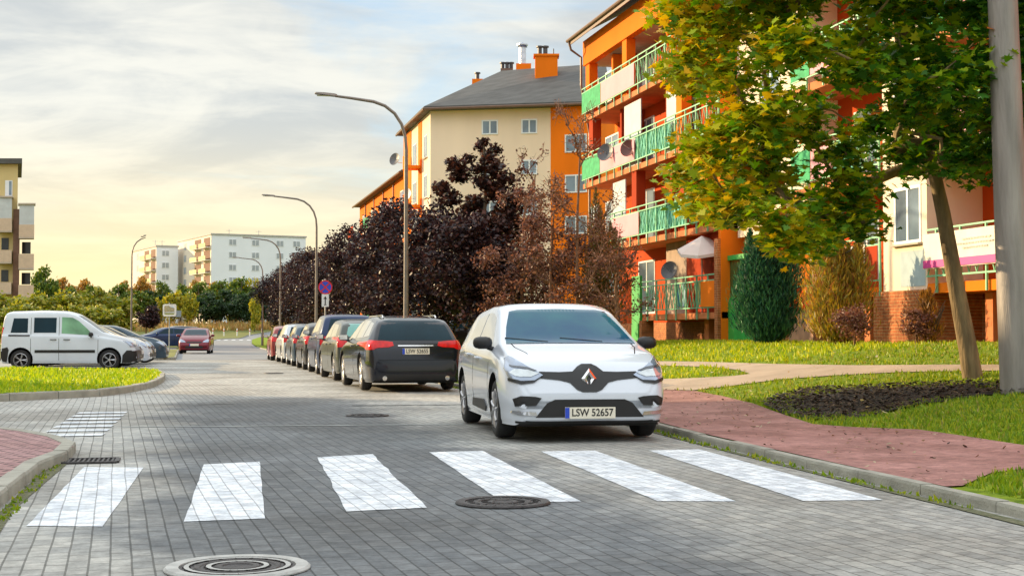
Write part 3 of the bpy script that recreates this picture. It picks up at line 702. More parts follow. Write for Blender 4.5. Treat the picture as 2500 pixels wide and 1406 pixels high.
def spec_hatch():
    return dict(L=4.06, W=1.75, clear=.16, wr=.31, axles=(1.21, -1.38), rim='cover', spokes=9, tumble=.33, kf=.76, rf=.6,
      top=[(-2.03, .58), (-2.0, .86), (-1.93, 1.0), (-1.66, 1.30), (-1.45, 1.385), (-.5, 1.455), (-.05, 1.45), (.25, 1.385), (1.02, 1.015), (1.2, .975), (1.6, .90), (1.85, .80), (1.96, .68), (2.03, .50)],
      belt=[(-2.03, .92), (-1.2, .97), (0, .93), (1.0, .90), (1.5, .84), (1.9, .72), (2.03, .55)],
      glass=dict(side=[[(-1.15, 1.04), (-.42, 1.0), (-.42, 1.33), (-1.0, 1.28)], [(-.36, 1.0), (.72, .97), (.20, 1.29), (-.10, 1.335), (-.36, 1.34)]],
                 front=[(-.71, .99), (-.3, .995), (.3, .995), (.71, .99), (.64, 1.17), (.55, 1.345), (.45, 1.365), (.0, 1.375), (-.45, 1.365), (-.55, 1.345), (-.64, 1.17)],
                 rear=[(-.52, 1.03), (.52, 1.03), (.46, 1.28), (-.46, 1.28)]),
      handles=[(.0, .83), (-.75, .86)], doors=[[(-.40, .3), (-.385, .3), (-.385, .97), (-.40, .97)], [(.80, .3), (.815, .3), (.815, .92), (.80, .92)]],
      lamps=[('headlight', '+x', [(.47, .675), (.56, .625), (.70, .62), (.80, .655), (.825, .74), (.80, .835), (.765, .865), (.64, .775), (.52, .705)], .012, M_lens),
             ('tail_light', '-x', [(.52, .80), (.80, .80), (.80, 1.0), (.66, .98)], .012, M_red)],
      mirror=(.78, .80, .93), fplate=.30, rplate=.62)
def spec_estate():
    return dict(L=4.92, W=1.87, clear=.17, wr=.335, axles=(1.58, -1.33), spokes=7, tumble=.44, kf=.78, kr=.84, rr=.45,
      top=[(-2.46, .62), (-2.42, .90), (-2.36, 1.0), (-2.05, 1.33), (-1.9, 1.40), (-1.0, 1.465), (0, 1.45), (.45, 1.36), (1.25, 1.0), (1.8, .93), (2.2, .83), (2.4, .70), (2.46, .5)],
      belt=[(-2.46, .93), (-1., .98), (1.2, .92), (2, .8), (2.46, .6)],
      glass=dict(side=[[(-1.95, 1.06), (-1.32, 1.03), (-1.32, 1.34), (-1.72, 1.30)], [(-1.27, 1.03), (-.30, 1.01), (-.30, 1.37), (-1.27, 1.36)], [(-.25, 1.01), (1.0, .97), (.42, 1.27), (.1, 1.355), (-.25, 1.37)]],
                 front=[(-.70, .99), (.70, .99), (.56, 1.36), (-.56, 1.36)],
                 rear=[(-.72, .985), (-.3, .98), (.3, .98), (.72, .985), (.655, 1.18), (.575, 1.345), (.4, 1.385), (0, 1.395), (-.4, 1.385), (-.575, 1.345), (-.655, 1.18)]),
      handles=[(-.15, .86), (-1.15, .88)], doors=[[(-.28, .3), (-.265, .3), (-.265, 1.0), (-.28, 1.0)], [(-1.30, .5), (-1.285, .5), (-1.285, 1.0), (-1.30, 1.0)]],
      lamps=[('headlight', '+x', [(.5, .62), (.85, .64), (.86, .76), (.55, .70)], .01, M_lens),
             ('tail_light', '-x', [(.42, .875), (.52, .845), (.74, .835), (.80, .80), (.92, .80), (.925, .93), (.86, .975), (.60, .965), (.44, .945)], .012, M_red),
             ('exhaust_tip', '-x', [(.60 + .045 * math.cos(k * .785), .27 + .04 * math.sin(k * .785)) for k in range(8)], .03, M_chrome)],
      bits=[('trunk_seam', '-x', [(-.72, .60), (.72, .60), (.72, .606), (-.72, .606)], .002, M_well), ('trim_strip', '-x', [(-.34, .865), (.34, .865), (.34, .885), (-.34, .885)], .01, M_chrome),
            ('bumper_insert', '-x', [(-.62, .22), (.62, .22), (.58, .34), (-.58, .34)], .004, M_black)],
      mirror=(.95, .86, .96), fplate=.40, rplate=.77, rails=(-1.7, .3, .52, 1.455))
def spec_compact(L=4.2, H=1.47, est=False, W=1.76):
    k = H / 1.47; l = L / 2
    top = [(-l, .58), (-l + .04, .92), (-l + .10, 1.02 * k), (-l + .42, 1.34 * k), (-l + .62, 1.41 * k), (-.4, H), (.1, 1.455 * k), (.42, 1.36 * k), (1.08, 1.04 * k), (1.6, .95), (l - .2, .80), (l - .07, .66), (l, .5)]
    if est: top[2:5] = [(-l + .08, 1.02 * k), (-l + .26, 1.36 * k), (-l + .40, 1.43 * k)]
    return dict(L=L, W=W, clear=.17, wr=.31, axles=(l - .82, -l + .72), spokes=random.choice((5, 7, 9)), tumble=.30,
      top=top, belt=[(-l, .95 * k), (0, .95 * k), (1., .93 * k), (l - .1, .72), (l, .55)],
      glass=dict(side=[[(-l + .78, 1.05 * k), (-.38, 1.02 * k), (-.38, 1.35 * k), (-l + .92, 1.31 * k)], [(-.33, 1.02 * k), (.82, 1.0 * k), (.32, 1.29 * k), (.05, 1.35 * k), (-.33, 1.36 * k)]],
                 front=[(-.66, 1.05 * k), (.66, 1.05 * k), (.53, 1.38 * k), (-.53, 1.38 * k)],
                 rear=[(-.62, 1.04 * k), (.62, 1.04 * k), (.52, 1.34 * k), (-.52, 1.34 * k)]),
      handles=[(-.1, .85 * k), (-.95, .87 * k)], doors=[[(-.37, .3), (-.355, .3), (-.355, 1.0), (-.37, 1.0)]],
      lamps=[('headlight', '+x', [(.46, .64), (.78, .64), (.82, .78), (.74, .82), (.52, .72)], .01, M_lens),
             ('tail_light', '-x', [(.56, .80), (.82, .79), (.83, 1.02), (.66, 1.04)], .014, M_red)],
      bits=[('grille', '+x', [(-.40, .60), (.40, .60), (.42, .68), (-.42, .68)], .006, M_black), ('lower_grille', '+x', [(-.5, .30), (.5, .30), (.45, .44), (-.45, .44)], .006, M_black),
            ('bumper_insert', '-x', [(-.6, .25), (.6, .25), (.6, .36), (-.6, .36)], .005, M_black)],
      mirror=(.84, W / 2 - .05, .96 * k), fplate=.50, rplate=.72)
def spec_van():
    return dict(L=4.02, W=1.68, clear=.20, wr=.31, axles=(1.20, -1.42), spokes=5, tumble=.13, kf=.78, kr=.90, rr=.22, sig=.05, waist=.6,
      top=[(-2.01, .55), (-2.0, 1.5), (-1.93, 1.74), (-1.75, 1.80), (-.8, 1.83), (-.1, 1.81), (.22, 1.72), (.55, 1.50), (1.0, 1.16), (1.25, 1.09), (1.7, .98), (1.9, .84), (1.98, .66), (2.01, .5)],
      belt=[(-2.01, 1.08), (0, 1.06), (1.0, 1.0), (1.6, .9), (1.95, .74), (2.01, .55)],
      glass=dict(side=[[(-1.72, 1.14), (-1.22, 1.14), (-1.22, 1.58), (-1.64, 1.58)], [(-1.04, 1.14), (-.38, 1.14), (-.38, 1.60), (-1.04, 1.60)], [(-.22, 1.12), (.72, 1.06), (.55, 1.25), (.28, 1.50), (.10, 1.60), (-.22, 1.62)]],
                 front=[(-.66, 1.15), (.66, 1.15), (.58, 1.66), (-.58, 1.66)], rear=[(-.60, 1.10), (.60, 1.10), (.56, 1.62), (-.56, 1.62)]),
      trim=[strip_poly(-1.78, -1.15, 1.03, .045), strip_poly(-1.0, .78, .53, .085), [(-2.0, .24), (-1.82, .24), (-1.76, .62), (-1.80, .70), (-2.0, .66)], [(1.58, .22), (1.98, .22), (1.98, .60), (1.72, .60), (1.60, .45)]],
      handles=[(-.06, .93), (-.46, .93)], doors=[[(-.30, .3), (-.288, .3), (-.288, 1.62), (-.30, 1.62)], [(-1.13, .3), (-1.118, .3), (-1.118, 1.6), (-1.13, 1.6)], [(.86, .32), (.872, .32), (.872, 1.05), (.86, 1.05)]],
      lamps=[('headlight', '+x', [(.45, .70), (.78, .70), (.80, .88), (.50, .84)], .012, M_lens),
             ('tail_light', '-x', [(.62, .80), (.745, .80), (.735, 1.30), (.64, 1.30)], .014, M_red),
             ('front_bumper', '+x', [(.0, .26), (.74, .26), (.78, .58), (.0, .60)], .02, M_black)],
      mirror=(.66, .80, 1.02), fplate=.42, rplate=.70)

P_white = mat('paint_white', (.66, .71, .79), .25, 0, .03, 1.2, coat=1.)
P_vanw = mat('paint_van_white', (.62, .68, .75), .35, 0, .07, 1.5, coat=.6)
P_navy = mat('paint_dark_blue', (.004, .006, .014), .14, 0, .04, 1.2, spec=.4, coat=.5)
P_grey = paint('dark_grey', (.10, .11, .12)); P_silver = paint('silver', (.50, .53, .56), .6); P_blackc = paint('black', (.010, .010, .012), .2)
P_maroon = paint('maroon', (.17, .008, .022), .2); P_redc = paint('red', (.24, .025, .025), .1); P_teal = paint('blue_grey', (.05, .08, .11)); P_deep = paint('deep_blue', (.012, .03, .09), .4); P_green = paint('grey_green', (.055, .065, .06), .3)
M_sky_glass = mat('side_glass_sky_reflection', (.30, .30, .27), .06, .3, .25, 2, spec=1., coat=1.)  # pale cream sky reflection put into the side window colour
M_green_glass = mat('tinted_rear_glass', (.05, .24, .20), .08, .2, .35, 2, spec=1., coat=1.)

# the white hatchback facing us
hs = spec_hatch()
hs['bits'] = [
  ('upper_grille', '+x', [(-.56, .675), (-.50, .645), (-.30, .625), (-.20, .60), (-.13, .53), (-.07, .505), (.07, .505), (.13, .53), (.20, .60), (.30, .625), (.50, .645), (.56, .675), (.50, .71), (.30, .705), (.16, .71), (.10, .76), (.05, .785), (-.05, .785), (-.10, .76), (-.16, .71), (-.30, .705), (-.50, .71)], .009, M_black),
  ('lower_grille', '+x', [(-.56, .255), (.56, .255), (.44, .40), (.36, .435), (-.36, .435), (-.44, .40)], .006, M_black),
  ('bumper_lip', '+x', [(-.74, .20), (.74, .20), (.74, .222), (-.74, .222)], .015, M_black)]
hs['lamps'] += [('lamp_reflector', '+x', [(.51, .69), (.60, .655), (.74, .66), (.785, .70), (.74, .735), (.62, .725)], .018, M_reflector), ('lamp_bezel', '+x', [(.53, .718), (.62, .750), (.775, .775), (.78, .758), (.66, .735), (.56, .712)], .018, M_bezel), ('fog_recess', '+x', [(.555, .375), (.75, .37), (.77, .44), (.70, .47), (.56, .465), (.50, .45)], .014, M_black), ('daytime_lamp', '+x', [(.54, .272), (.72, .285), (.775, .305), (.77, .325), (.56, .31)], .02, M_chrome),
                ('headlight_base', '+x', [(.47, .668), (.57, .60), (.70, .585), (.80, .62), (.80, .648), (.70, .614), (.56, .62)], .016, M_black)]
hs['bits'] += [('bonnet_seam', '+z', [(1.02, s_ * .655), (1.02, s_ * .667), (1.30, s_ * .655), (1.62, s_ * .575), (1.62, s_ * .563), (1.30, s_ * .643)], .001, M_well) for s_ in (1, -1)]
hs['trim'] = [[(-.5, .27), (.55, .25), (.62, .31), (.50, .38), (-.40, .36)]]
fc = P(1440, 14.55); yaw = R(-90 - 3.6); nose = Vector((math.cos(yaw), math.sin(yaw), 0))
c0 = fc - nose * 2.03
hatch, hb = make_car(hs, P_white, (c0.x, c0.y, .008), yaw, 'white hatchback parked facing us by the right kerb with black mirrors', accents=dict(ftext='LSW 52657', rtext=None, mirror=M_black, handle=P_white, sideglass=M_sky_glass, screen=M_screen))
def badge():
    q = hb.ray_cast(Vector((5, 0, .64)), Vector((-1, 0, 0)))[0]; x = q.x + .018
    b = MB(); o = [(0, .105), (.078, 0), (0, -.105), (-.078, 0)]; i = [(0, .045), (.026, 0), (0, -.045), (-.026, 0)]
    for k in range(4):
        a, c = o[k], o[(k + 1) % 4]; d, e = i[k], i[(k + 1) % 4]; m = lambda p, q_, t: (p[0] * (1 - t) + q_[0] * t, p[1] * (1 - t) + q_[1] * t)
        ma, me_ = m(a, d, .5), m(c, e, .5)
        b.add([(x, a[0], a[1] + .643), (x, c[0], c[1] + .643), (x + .018, me_[0], me_[1] + .643), (x + .018, ma[0], ma[1] + .643), (x, e[0], e[1] + .643), (x, d[0], d[1] + .643)], [(0, 1, 2, 3), (3, 2, 4, 5)])
    b.build('badge', M_chrome, hatch)
badge()
def wipers():
    for s, y0 in ((1, .35), (1, -.25)):
        pts = []
        for k in range(6):
            y = y0 - k * .09; z = 1.012 + k * .008; q = hb.ray_cast(Vector((5, y, z)), Vector((-1, 0, 0)))[0]; pts.append((q.x + .02, y, z))
        MB().tube(pts, .008, 5).build('wiper', M_black, hatch)
wipers()
# interior mirror seen through glass as a small dark part, on the screen
# the dark estate ahead
def place_rear(sp, px, D):   # rear-left corner column px at depth D -> centre position for a car pointing +Y
    p = P(px, D); return Vector((p.x + sp['W'] / 2, p.y + sp['L'] / 2, 0.008))
GR = 'cars parked in a row along the right kerb'
es = spec_estate()
est, _ = make_car(es, P_navy, place_rear(es, 893, 27.0), R(90.6), 'dark blue estate car parked just beyond the white hatchback, seen from behind', GR, accents=dict(rtext='LSW 52655', sideglass=M_sky_glass, mirror=M_black))
row = [
 (dict(L=4.45, H=1.47, est=False), P_green, 818, 33.3, 'grey green saloon with a greenish rear window, second in the right-hand row', M_green_glass, M_sky_glass),
 (dict(L=4.1, H=1.66, est=True, W=1.8), P_deep, 776, 38.8, 'tall deep blue people carrier third in the row on the right', M_glass, M_sky_glass),
 (dict(L=3.95, H=1.47), P_blackc, 742, 43.8, 'black hatchback fourth in the right-hand row, in front of the tall blue car', M_glass, M_sky_glass),
 (dict(L=4.1, H=1.46), P_teal, 714, 48.8, 'blue grey hatchback fifth in the right-hand row', M_glass, M_sky_glass),
 (dict(L=4.2, H=1.5, est=True), P_silver, 688, 54.0, 'silver estate car sixth in the right-hand row, behind the red one', M_glass, M_sky_glass),
 (dict(L=4.0, H=1.45), P_redc, 662, 59.3, 'red hatchback at the far end of the row of parked cars on the right', M_glass, M_sky_glass)]
for kw, pm, px, D, lab, rg, sg in row:
    sp = spec_compact(**kw); make_car(sp, pm, place_rear(sp, px, D), R(90 + random.uniform(-.8, .8)), lab, GR, accents=dict(rtext='', sideglass=sg, rearglass=rg, mirror=M_black))
# van and the cars nose-in on the left
vs_ = spec_van()
vc = (P(290, 43.2) + P(57, 44.6)) * .5
van, vb = make_car(vs_, P_vanw, (vc.x + .02, vc.y + .85, .008), R(-4), 'white panel sided small van with dark rear side windows parked behind the grass island', name='parked_van', cat='van', accents=dict(ftext='', rtext='', mirror=M_black, handle=M_black, glasslist=[M_glass, M_glass, mat('green_door_glass', (.16, .34, .20), .1, 0, .5, 1.5, spec=.4)]))
GL = 'cars parked nose first beside the white van'
leftc = [(dict(L=4.3, H=1.5), P_silver, -1.35, 49.3, 'silver car with dark pillars right behind the white van'), (dict(L=4.2, H=1.46), P_vanw, -1.12, 52.0, 'pale white car second behind the van, its bonnet showing past the van'),
         (dict(L=4.1, H=1.46), P_blackc, -1.05, 54.8, 'black car third behind the van, only its dark nose showing'), (dict(L=4.2, H=1.45), P_teal, -.62, 57.8, 'blue grey car farthest out of the cars behind the van')]
for kw, pm, nx, Y, lab in leftc:
    sp = spec_compact(**kw); make_car(sp, pm, (nx - sp['L'] / 2, Y, .008), R(-3), lab, GL, accents=dict(ftext='', sideglass=M_glass, mirror=pm))
sp = spec_compact(4.3, 1.46, W=1.78); sp['kf'] = .8
p = P(481, 80.5); make_car(sp, P_maroon, (p.x, p.y + 2.15, .01), R(-90 - 4), 'dark red saloon facing us alone on the left side of the road', accents=dict(ftext='', mirror=P_maroon))
sp = spec_compact(4.2, 1.48); p = P(408, 101); make_car(sp, P_deep, (p.x - .1, p.y, .12), R(198), 'glossy dark blue car parked at an angle left of the red saloon, the nearer one', 'pair of dark blue cars', accents=dict(ftext='', mirror=P_deep))
sp = spec_compact(4.3, 1.60); p = P(422, 104); make_car(sp, P_navy, (p.x + .1, p.y + 1.2, .12), R(195), 'dark blue car behind the glossy one left of the red saloon', 'pair of dark blue cars', accents=dict(ftext='', mirror=P_navy))
sp = spec_compact(4.5, 1.46); p = P(1130, 58); make_car(sp, P_blackc, (p.x, p.y, TR(p.x, p.y) + .0), R(178), 'black car parked sideways beneath the purple trees beyond the dark estate', accents=dict(ftext='', mirror=P_blackc))
pp = P(1130, 58); sheet('parking_strip', [(pp.x - 4.5, pp.y - 2), (pp.x + 9, pp.y - 2), (pp.x + 9, pp.y + 4), (pp.x - 4.5, pp.y + 4)], TR, .03, M_path, 1.)

# ==================================================================== STREET FURNITURE
M_lampgrey = mat('lamp_post_paint', (.20, .17, .15), .5, .3, .15, 4)
M_gal = mat('galvanised', (.42, .43, .44), .45, .6, .2, 6)
def lamp(X, Y, label, flip=1, H=8.05, group='curved street lamps along the road', arm=2.9, tb=TR):
    z = tb(X, Y); o = empty('street_lamp', (X, Y, z), 0, label, 'street lamp', group)
    b = MB(); pts = [(0, 0, -.1), (0, 0, 3), (0, 0, H - 1.45)]; a = arm * flip
    cur = [(-.03, H - 1.05), (-.14, H - .70), (-.34, H - .40), (-.62, H - .19), (-.95, H - .08)]
    pts += [(flip * x * 1, 0, zz) for x, zz in cur]; pts += [(-a * .62, 0, H - .0), (-a * .78, 0, H + .04)]
    rad = [.078, .065, .052] + [.046] * 5 + [.04, .036]
    b.tube(pts, rad, 12); b.build('pole', M_lampgrey, o, True)
    b = MB(); b.tube([(0, 0, 0), (0, 0, 1.1), (0, 0, 1.16)], [.115, .115, .08], 12); b.build('pole_base', M_lampgrey, o, True)
    # flat LED head
    x1, x0 = -a * 1.0, -a * .76; sl = .05
    b = MB(); n = 8; v = []
    for t, w_, h_ in ((0, .05, .04), (.12, .10, .05), (.6, .13, .045), (.95, .11, .03), (1, .06, .015)):
        x = x0 + (x1 - x0) * t; zc = H + .045 + sl * t
        v += [(x, -w_, zc - h_ * .5), (x, w_, zc - h_ * .5), (x, w_ * .7, zc + h_), (x, -w_ * .7, zc + h_)]
    f = [(i * 4 + k, i * 4 + (k + 1) % 4, (i + 1) * 4 + (k + 1) % 4, (i + 1) * 4 + k) for i in range(4) for k in range(4)] + [(0, 1, 2, 3), (16, 17, 18, 19)]
    b.add(v, f); hd = b.build('lamp_head', M_lampgrey, o)
    b = MB(); b.box(min(x0 + (x1 - x0) * .3, x0 + (x1 - x0) * .9), max(x0 + (x1 - x0) * .3, x0 + (x1 - x0) * .9), -.08, .08, H + .03, H + .04); b.build('lens', mat('lamp_lens', (.5, .5, .48), .2), hd)
    return o
for (px, D, lab) in ((991, 41, 'tall curved street lamp nearest to us, rising behind the dark estate'), (772, 71, 'second curved street lamp, above the purple trees'), (684, 102, 'third curved street lamp, in front of the long white block'), (641, 128, 'farthest curved street lamp over the road')):
    q = P(px, D); lamp(q.x, q.y, lab, H=7.82 - TR(q.x, q.y) + (0 if D < 50 else .04), arm=2.62 if D < 50 else 2.7)
q = P(321, 104); lamp(q.x, q.y, 'thin street lamp on the left in front of the small white block', -1, 8.1, None, 1.0, lambda x, y: TB(x, y) + .1)
def near_pole():
    q = G(2484, 958, TR, 0); o = empty('concrete_lamp_post', (q.x, q.y, q.z - .05), 0, 'thick grey concrete lamp post at the right edge of the picture', 'lamp post')
    b = MB(); b.tube([(0, 0, 0), (0, 0, 2), (0, 0, 5), (0, 0, 9.2)], [.205, .20, .18, .15], 28); t = b.build('post', mat('post_concrete', (.30, .27, .25), .55, .1, .3, 7, .5, 60, stretch=(1, 1, .12)), o, True)
    h = MB(); h.tube([(0, 0, 9.1), (0, 0, 9.6), (-.3, 0, 9.95), (-1.4, 0, 10.1)], .05, 10); h.build('arm', M_gal, o, True); l = MB(); l.box(-2.0, -1.35, -.12, .12, 10.05, 10.17); l.build('lamp_head', M_gal, o)
    # it leans a little to the left of the picture
    rv = Vector((math.cos(YAW), -math.sin(YAW), 0)); ax = Vector((0, 0, 1)).cross(-rv)
    o.rotation_mode = 'AXIS_ANGLE'; o.rotation_axis_angle = (R(1.5), *ax)
near_pole()
def disc(b, x, z, r0, r1, y, n=32): b.lathe([(r0, y), (r1, y)], 'y', n, (x, 0, z))
def nostop():
    q = P(794, 61); z = TR(q.x, q.y); o = empty('no_stopping_sign', (q.x, q.y, z), -YAW * .6, 'round blue and red no stopping sign with a white arrow plate below', 'road sign')
    MB().tube([(0, .03, -.1), (0, .03, 3.45 - z)], .03, 8).build('post', M_gal, o, True)
    blue = mat('sign_blue', (.03, .07, .55), .4); red = mat('sign_red', (.62, .02, .03), .4); c = 3.1 - z
    b = MB(); b.lathe([(.001, -.004), (.30, -.004), (.30, .008), (.001, .008)], 'y', 32, (0, 0, c)); dsc = b.build('sign_disc', blue, o)
    b = MB(); b.lathe([(.245, -.008), (.30, -.008)], 'y', 32, (0, 0, c))
    for s in (-1, 1):
        d = Vector((s * .7071, 0, .7071)); n = Vector((-d.z, 0, d.x)) * .026; e = .0002 * s
        pts = [d * -.25 + n, d * -.25 - n, d * .25 - n, d * .25 + n]; b.add([(p.x, -.0095 - e, p.z + c) for p in pts], [(0, 1, 2, 3)])
    b.build('red_cross', red, dsc)
    pc = c - .56; b = MB(); b.box(-.15, .15, -.006, .006, pc - .27, pc + .27); pl = b.build('arrow_plate', mat('sign_white', (.8, .82, .82), .4, 0, .05), o)
    b = MB(); b.add([(x, -.009, z_ + pc) for x, z_ in ((-.022, -.17), (.022, -.17), (.022, .06), (-.022, .06))], [(0, 1, 2, 3)]); b.add([(x, -.009, z_ + pc) for x, z_ in ((-.075, .06), (.075, .06), (0, .19))], [(0, 1, 2)])
    b.box(-.05, .05, -.0095, -.0085, pc - .20, pc - .17); b.build('arrow', M_ink, pl)
nostop()
def tmirror():
    q = P(414, 77); z = .11; o = empty('traffic_mirror', (q.x, q.y, z), -YAW, 'square traffic mirror with a white frame on a thin pole on the left verge', 'traffic mirror')
    MB().tube([(-.02, .05, -.1), (-.02, .05, 2.7)], .03, 8).build('post', M_gal, o, True)
    def rr(w, h, r, n=5):
        out = []
        for cx, cz, a0 in ((w - r, h - r, 0), (-w + r, h - r, 90), (-w + r, -h + r, 180), (w - r, -h + r, 270)):
            for k in range(n): a = R(a0 + 90 * k / (n - 1)); out.append((cx + r * math.cos(a), cz + r * math.sin(a)))
        return out
    A, B_ = rr(.36, .33, .1), rr(.27, .24, .07); n = len(A); c = 2.28; b = MB()
    v = [(x, -.02, zz + c) for x, zz in A] + [(x, -.02, zz + c) for x, zz in B_] + [(x, .03, zz + c) for x, zz in A]
    b.add(v, [(k, (k + 1) % n, n + (k + 1) % n, n + k) for k in range(n)] + [(k, (k + 1) % n, 2 * n + (k + 1) % n, 2 * n + k) for k in range(n)] + [tuple(2 * n + k for k in range(n))])
    b.build('frame', mat('mirror_frame', (.80, .77, .74), .5), o)
    b = MB(); g = []
    for i in range(9):
        for j in range(9): u, w_ = -1 + i / 4, -1 + j / 4; g.append((u * .285, .0 - .03 * (1 - (u * u + w_ * w_) / 2) + .012, w_ * .255 + c))
    b.add(g, [(i * 9 + j, i * 9 + j + 1, (i + 1) * 9 + j + 1, (i + 1) * 9 + j) for i in range(8) for j in range(8)]); b.build('mirror_glass', mat('convex_mirror', (.7, .72, .72), .05, 1., .03), o, True)
    b = MB(); b.box(.30, .62, .02, .035, c - .36, c - .02); b.build('back_plate', mat('sign_back', (.25, .30, .36), .5, .3), o)
tmirror()
def bollard0():
    o = empty('bollard', (0, 0, 0), 0, 'short white post with a red band at the far bend of the road', 'bollard', 'white posts at the far bend')
    MB().tube([(0, 0, 0), (0, 0, 1.15)], .09, 10).build('post', mat('bollard_white', (.8, .8, .78), .5), o, True); MB().tube([(0, 0, .7), (0, 0, .85)], .094, 10).build('band', mat('sign_red2', (.6, .05, .04), .5), o); return o
b0 = bollard0()
for i, px in enumerate((520, 547, 579, 610, 640, 668)):
    o = b0
    if i:
        o = b0.copy(); COL.objects.link(o)
        for ch in b0.children: c = ch.copy(); COL.objects.link(c); c.parent = o
    q = P(px, 222); o.location = (q.x, q.y, TB(q.x, q.y) + .35)

# ==================================================================== BUILDINGS
M_or = mat('render_orange', (.90, .205, .010), .85, 0, .10, .5, .3, 60, stretch=(1, 1, .25), spec=.12)
M_ordk = mat('rust_and_recess_shade', (.42, .05, .012), .85, 0, .10, .7, .3, 60, spec=.12)  # dark orange carries balcony recess shade; also plain rust panels
M_cream = mat('render_cream', (.88, .70, .53), .88, 0, .08, .35, .3, 60, stretch=(1, 1, .25), spec=.12)
M_pinkp = mat('balcony_pink', (.84, .40, .44), .7, 0, .06, 1.5, spec=.12)
M_greenp = mat('balcony_green', (.07, .40, .17), .7, 0, .22, 4, spec=.12)
M_turq = mat('screen_green', (.16, .48, .38), .7, 0, .25, 2.5, spec=.12)
M_rail = mat('rail_green', (.20, .50, .28), .5, .1, .12, 4)
M_slab = mat('slab_orange', (.66, .22, .09), .85, 0, .15, 2, .3, 40, spec=.12)
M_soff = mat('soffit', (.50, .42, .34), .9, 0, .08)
M_roof = mat('roof_grey', (.085, .085, .082), .8, 0, .25, .8, .4, 12, stretch=(1, 3, 1))
M_gutter = mat('gutter_brown', (.16, .09, .06), .5, 0, .1)
M_upvc = mat('window_frame', (.78, .80, .82), .4, 0, .04)
M_whitep = mat('panel_white', (.56, .59, .60), .6, 0, .08, 2, spec=.12)
M_brick = brickmat('brick_base', (.60, .18, .055), (.46, .13, .04), (.62, .36, .16), .25, .075, .008, axes='yz', bump=.6, patch=(.6, .55, .5), patchscale=.8)
M_brick.node_tree.nodes['Brick Texture'].inputs['Bias'].default_value = 0
M_brickx = brickmat('brick_base_end', (.60, .18, .055), (.46, .13, .04), (.62, .36, .16), .25, .075, .008, axes='xz', bump=.6)
M_door = mat('door_green', (.03, .40, .07), .5, 0, .15, 3)
M_dkint = mat('dark_recess', (.05, .03, .022), .95, 0, .3)
XF, XW = 16.35, 17.75           # balcony front plane, recessed wall plane
def yof(px, X=XF):
    D = 3500 * X / math.cos(YAW) / (px - 450); return D * math.cos(YAW) - D * (px - 1250) / 3500 * math.sin(YAW)
def window(parent, X, y0, y1, z0, z1, face=-1, sill=True, panes=2, m=None):
    """window on a wall whose outside looks to -X (face=-1)"""
    f = face; b = MB(); t = .07
    b.box(X + f * .02, X - f * .06, y0, y0 + t, z0, z1); b.box(X + f * .02, X - f * .06, y1 - t, y1, z0, z1)
    b.box(X + f * .02, X - f * .06, y0 + t, y1 - t, z0, z0 + t); b.box(X + f * .02, X - f * .06, y0 + t, y1 - t, z1 - t, z1)
    for k in range(1, panes):
        y = y0 + (y1 - y0) * k / panes; b.box(X + f * .018, X - f * .06, y - .04, y + .04, z0 + t, z1 - t)
    w = b.build('window', M_upvc, parent)
    MB().box(X + f * .004, X - f * .05, y0 + t + .001, y1 - t - .001, z0 + t + .001, z1 - t - .001).build('pane', m or M_wglass, w)
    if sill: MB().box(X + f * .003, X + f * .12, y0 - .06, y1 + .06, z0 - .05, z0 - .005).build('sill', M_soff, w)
    return w
def lattice(b, X, y0, y1, z0, z1, m=0, pitch=.62):
    n = max(1, round((y1 - y0) / pitch)); d = (y1 - y0) / n
    for k in range(n):
        a = y0 + k * d
        b.tube([(X, a, z0), (X, a + d / 2, z1), (X, a + d, z0)], .016, 4, m); b.tube([(X + .02, a, z1), (X + .02, a + d / 2, z0), (X + .02, a + d, z1)], .016, 4, m)
def railing(parent, X, y0, y1, zs, panels, X1=XW):
    """panels [(ya,yb,kind)]; zs top of slab"""
    b = MB(); z0, z1 = zs + .16, zs + 1.02
    for z in (z0, z1, zs + 1.20): b.box(X - .02, X + .02, y0, y1, z - .02, z + .02)
    y = y0
    while y < y1 + .01:
        b.box(X - .024, X + .024, min(y, y1) - .022, min(y, y1) + .022, zs - .22, zs + 1.20); y += 1.02
    for ya, yb, k in panels:
        if k == 'lattice' or k == 'mesh': lattice(b, X, ya, yb, z0 + .02, z1 - .02)
    r = b.build('railing', M_rail, parent)
    for ya, yb, k in panels:
        if k == 'lattice': continue
        m = {'green': M_greenp, 'pink': M_pinkp, 'mesh': M_turq, 'orange': M_or, 'white': M_whitep, 'rust': M_ordk}[k]
        xa = X + .03 if k == 'mesh' else X - .035
        MB().box(xa, xa + .012, ya + .03, yb - .03, z0 + .021, z1 - .021).build('rail_panel', m, r)
    return r
def dish(parent, x, y, z, r=.4, m=None, facing=-1, name='satellite_dish'):
    b = MB(); prof = [(.001, -.09), (r * .4, -.075), (r * .75, -.03), (r, .03), (r * .98, .04), (r * .7, -.015), (.001, -.07)]
    d = Vector((-.75, -.65, .25)).normalized(); q = d.to_track_quat('Z', 'Y').to_matrix()
    t = MB(); t.lathe(prof, 'z', 24); t.v = [tuple(q @ Vector(p) + Vector((x, y, z))) for p in t.v]
    o = t.build(name, m or mat('dish_grey', (.12, .12, .13), .5, 0, .15), parent, True)
    b.tube([(x, y, z), tuple(Vector((x, y, z)) + d * .45)], .012, 5); b.tube([(x, y, z), (x + .3, y + .1, z - .25), (x + .6, y + .2, z - .25)], .02, 5); b.build('arm', M_gal, o); return o
def panelled(a, b, kinds):
    out = []; n = len(kinds); 
    for k, kd in enumerate(kinds): out.append((a + (b - a) * k / n, a + (b - a) * (k + 1) / n, kd))
    return out
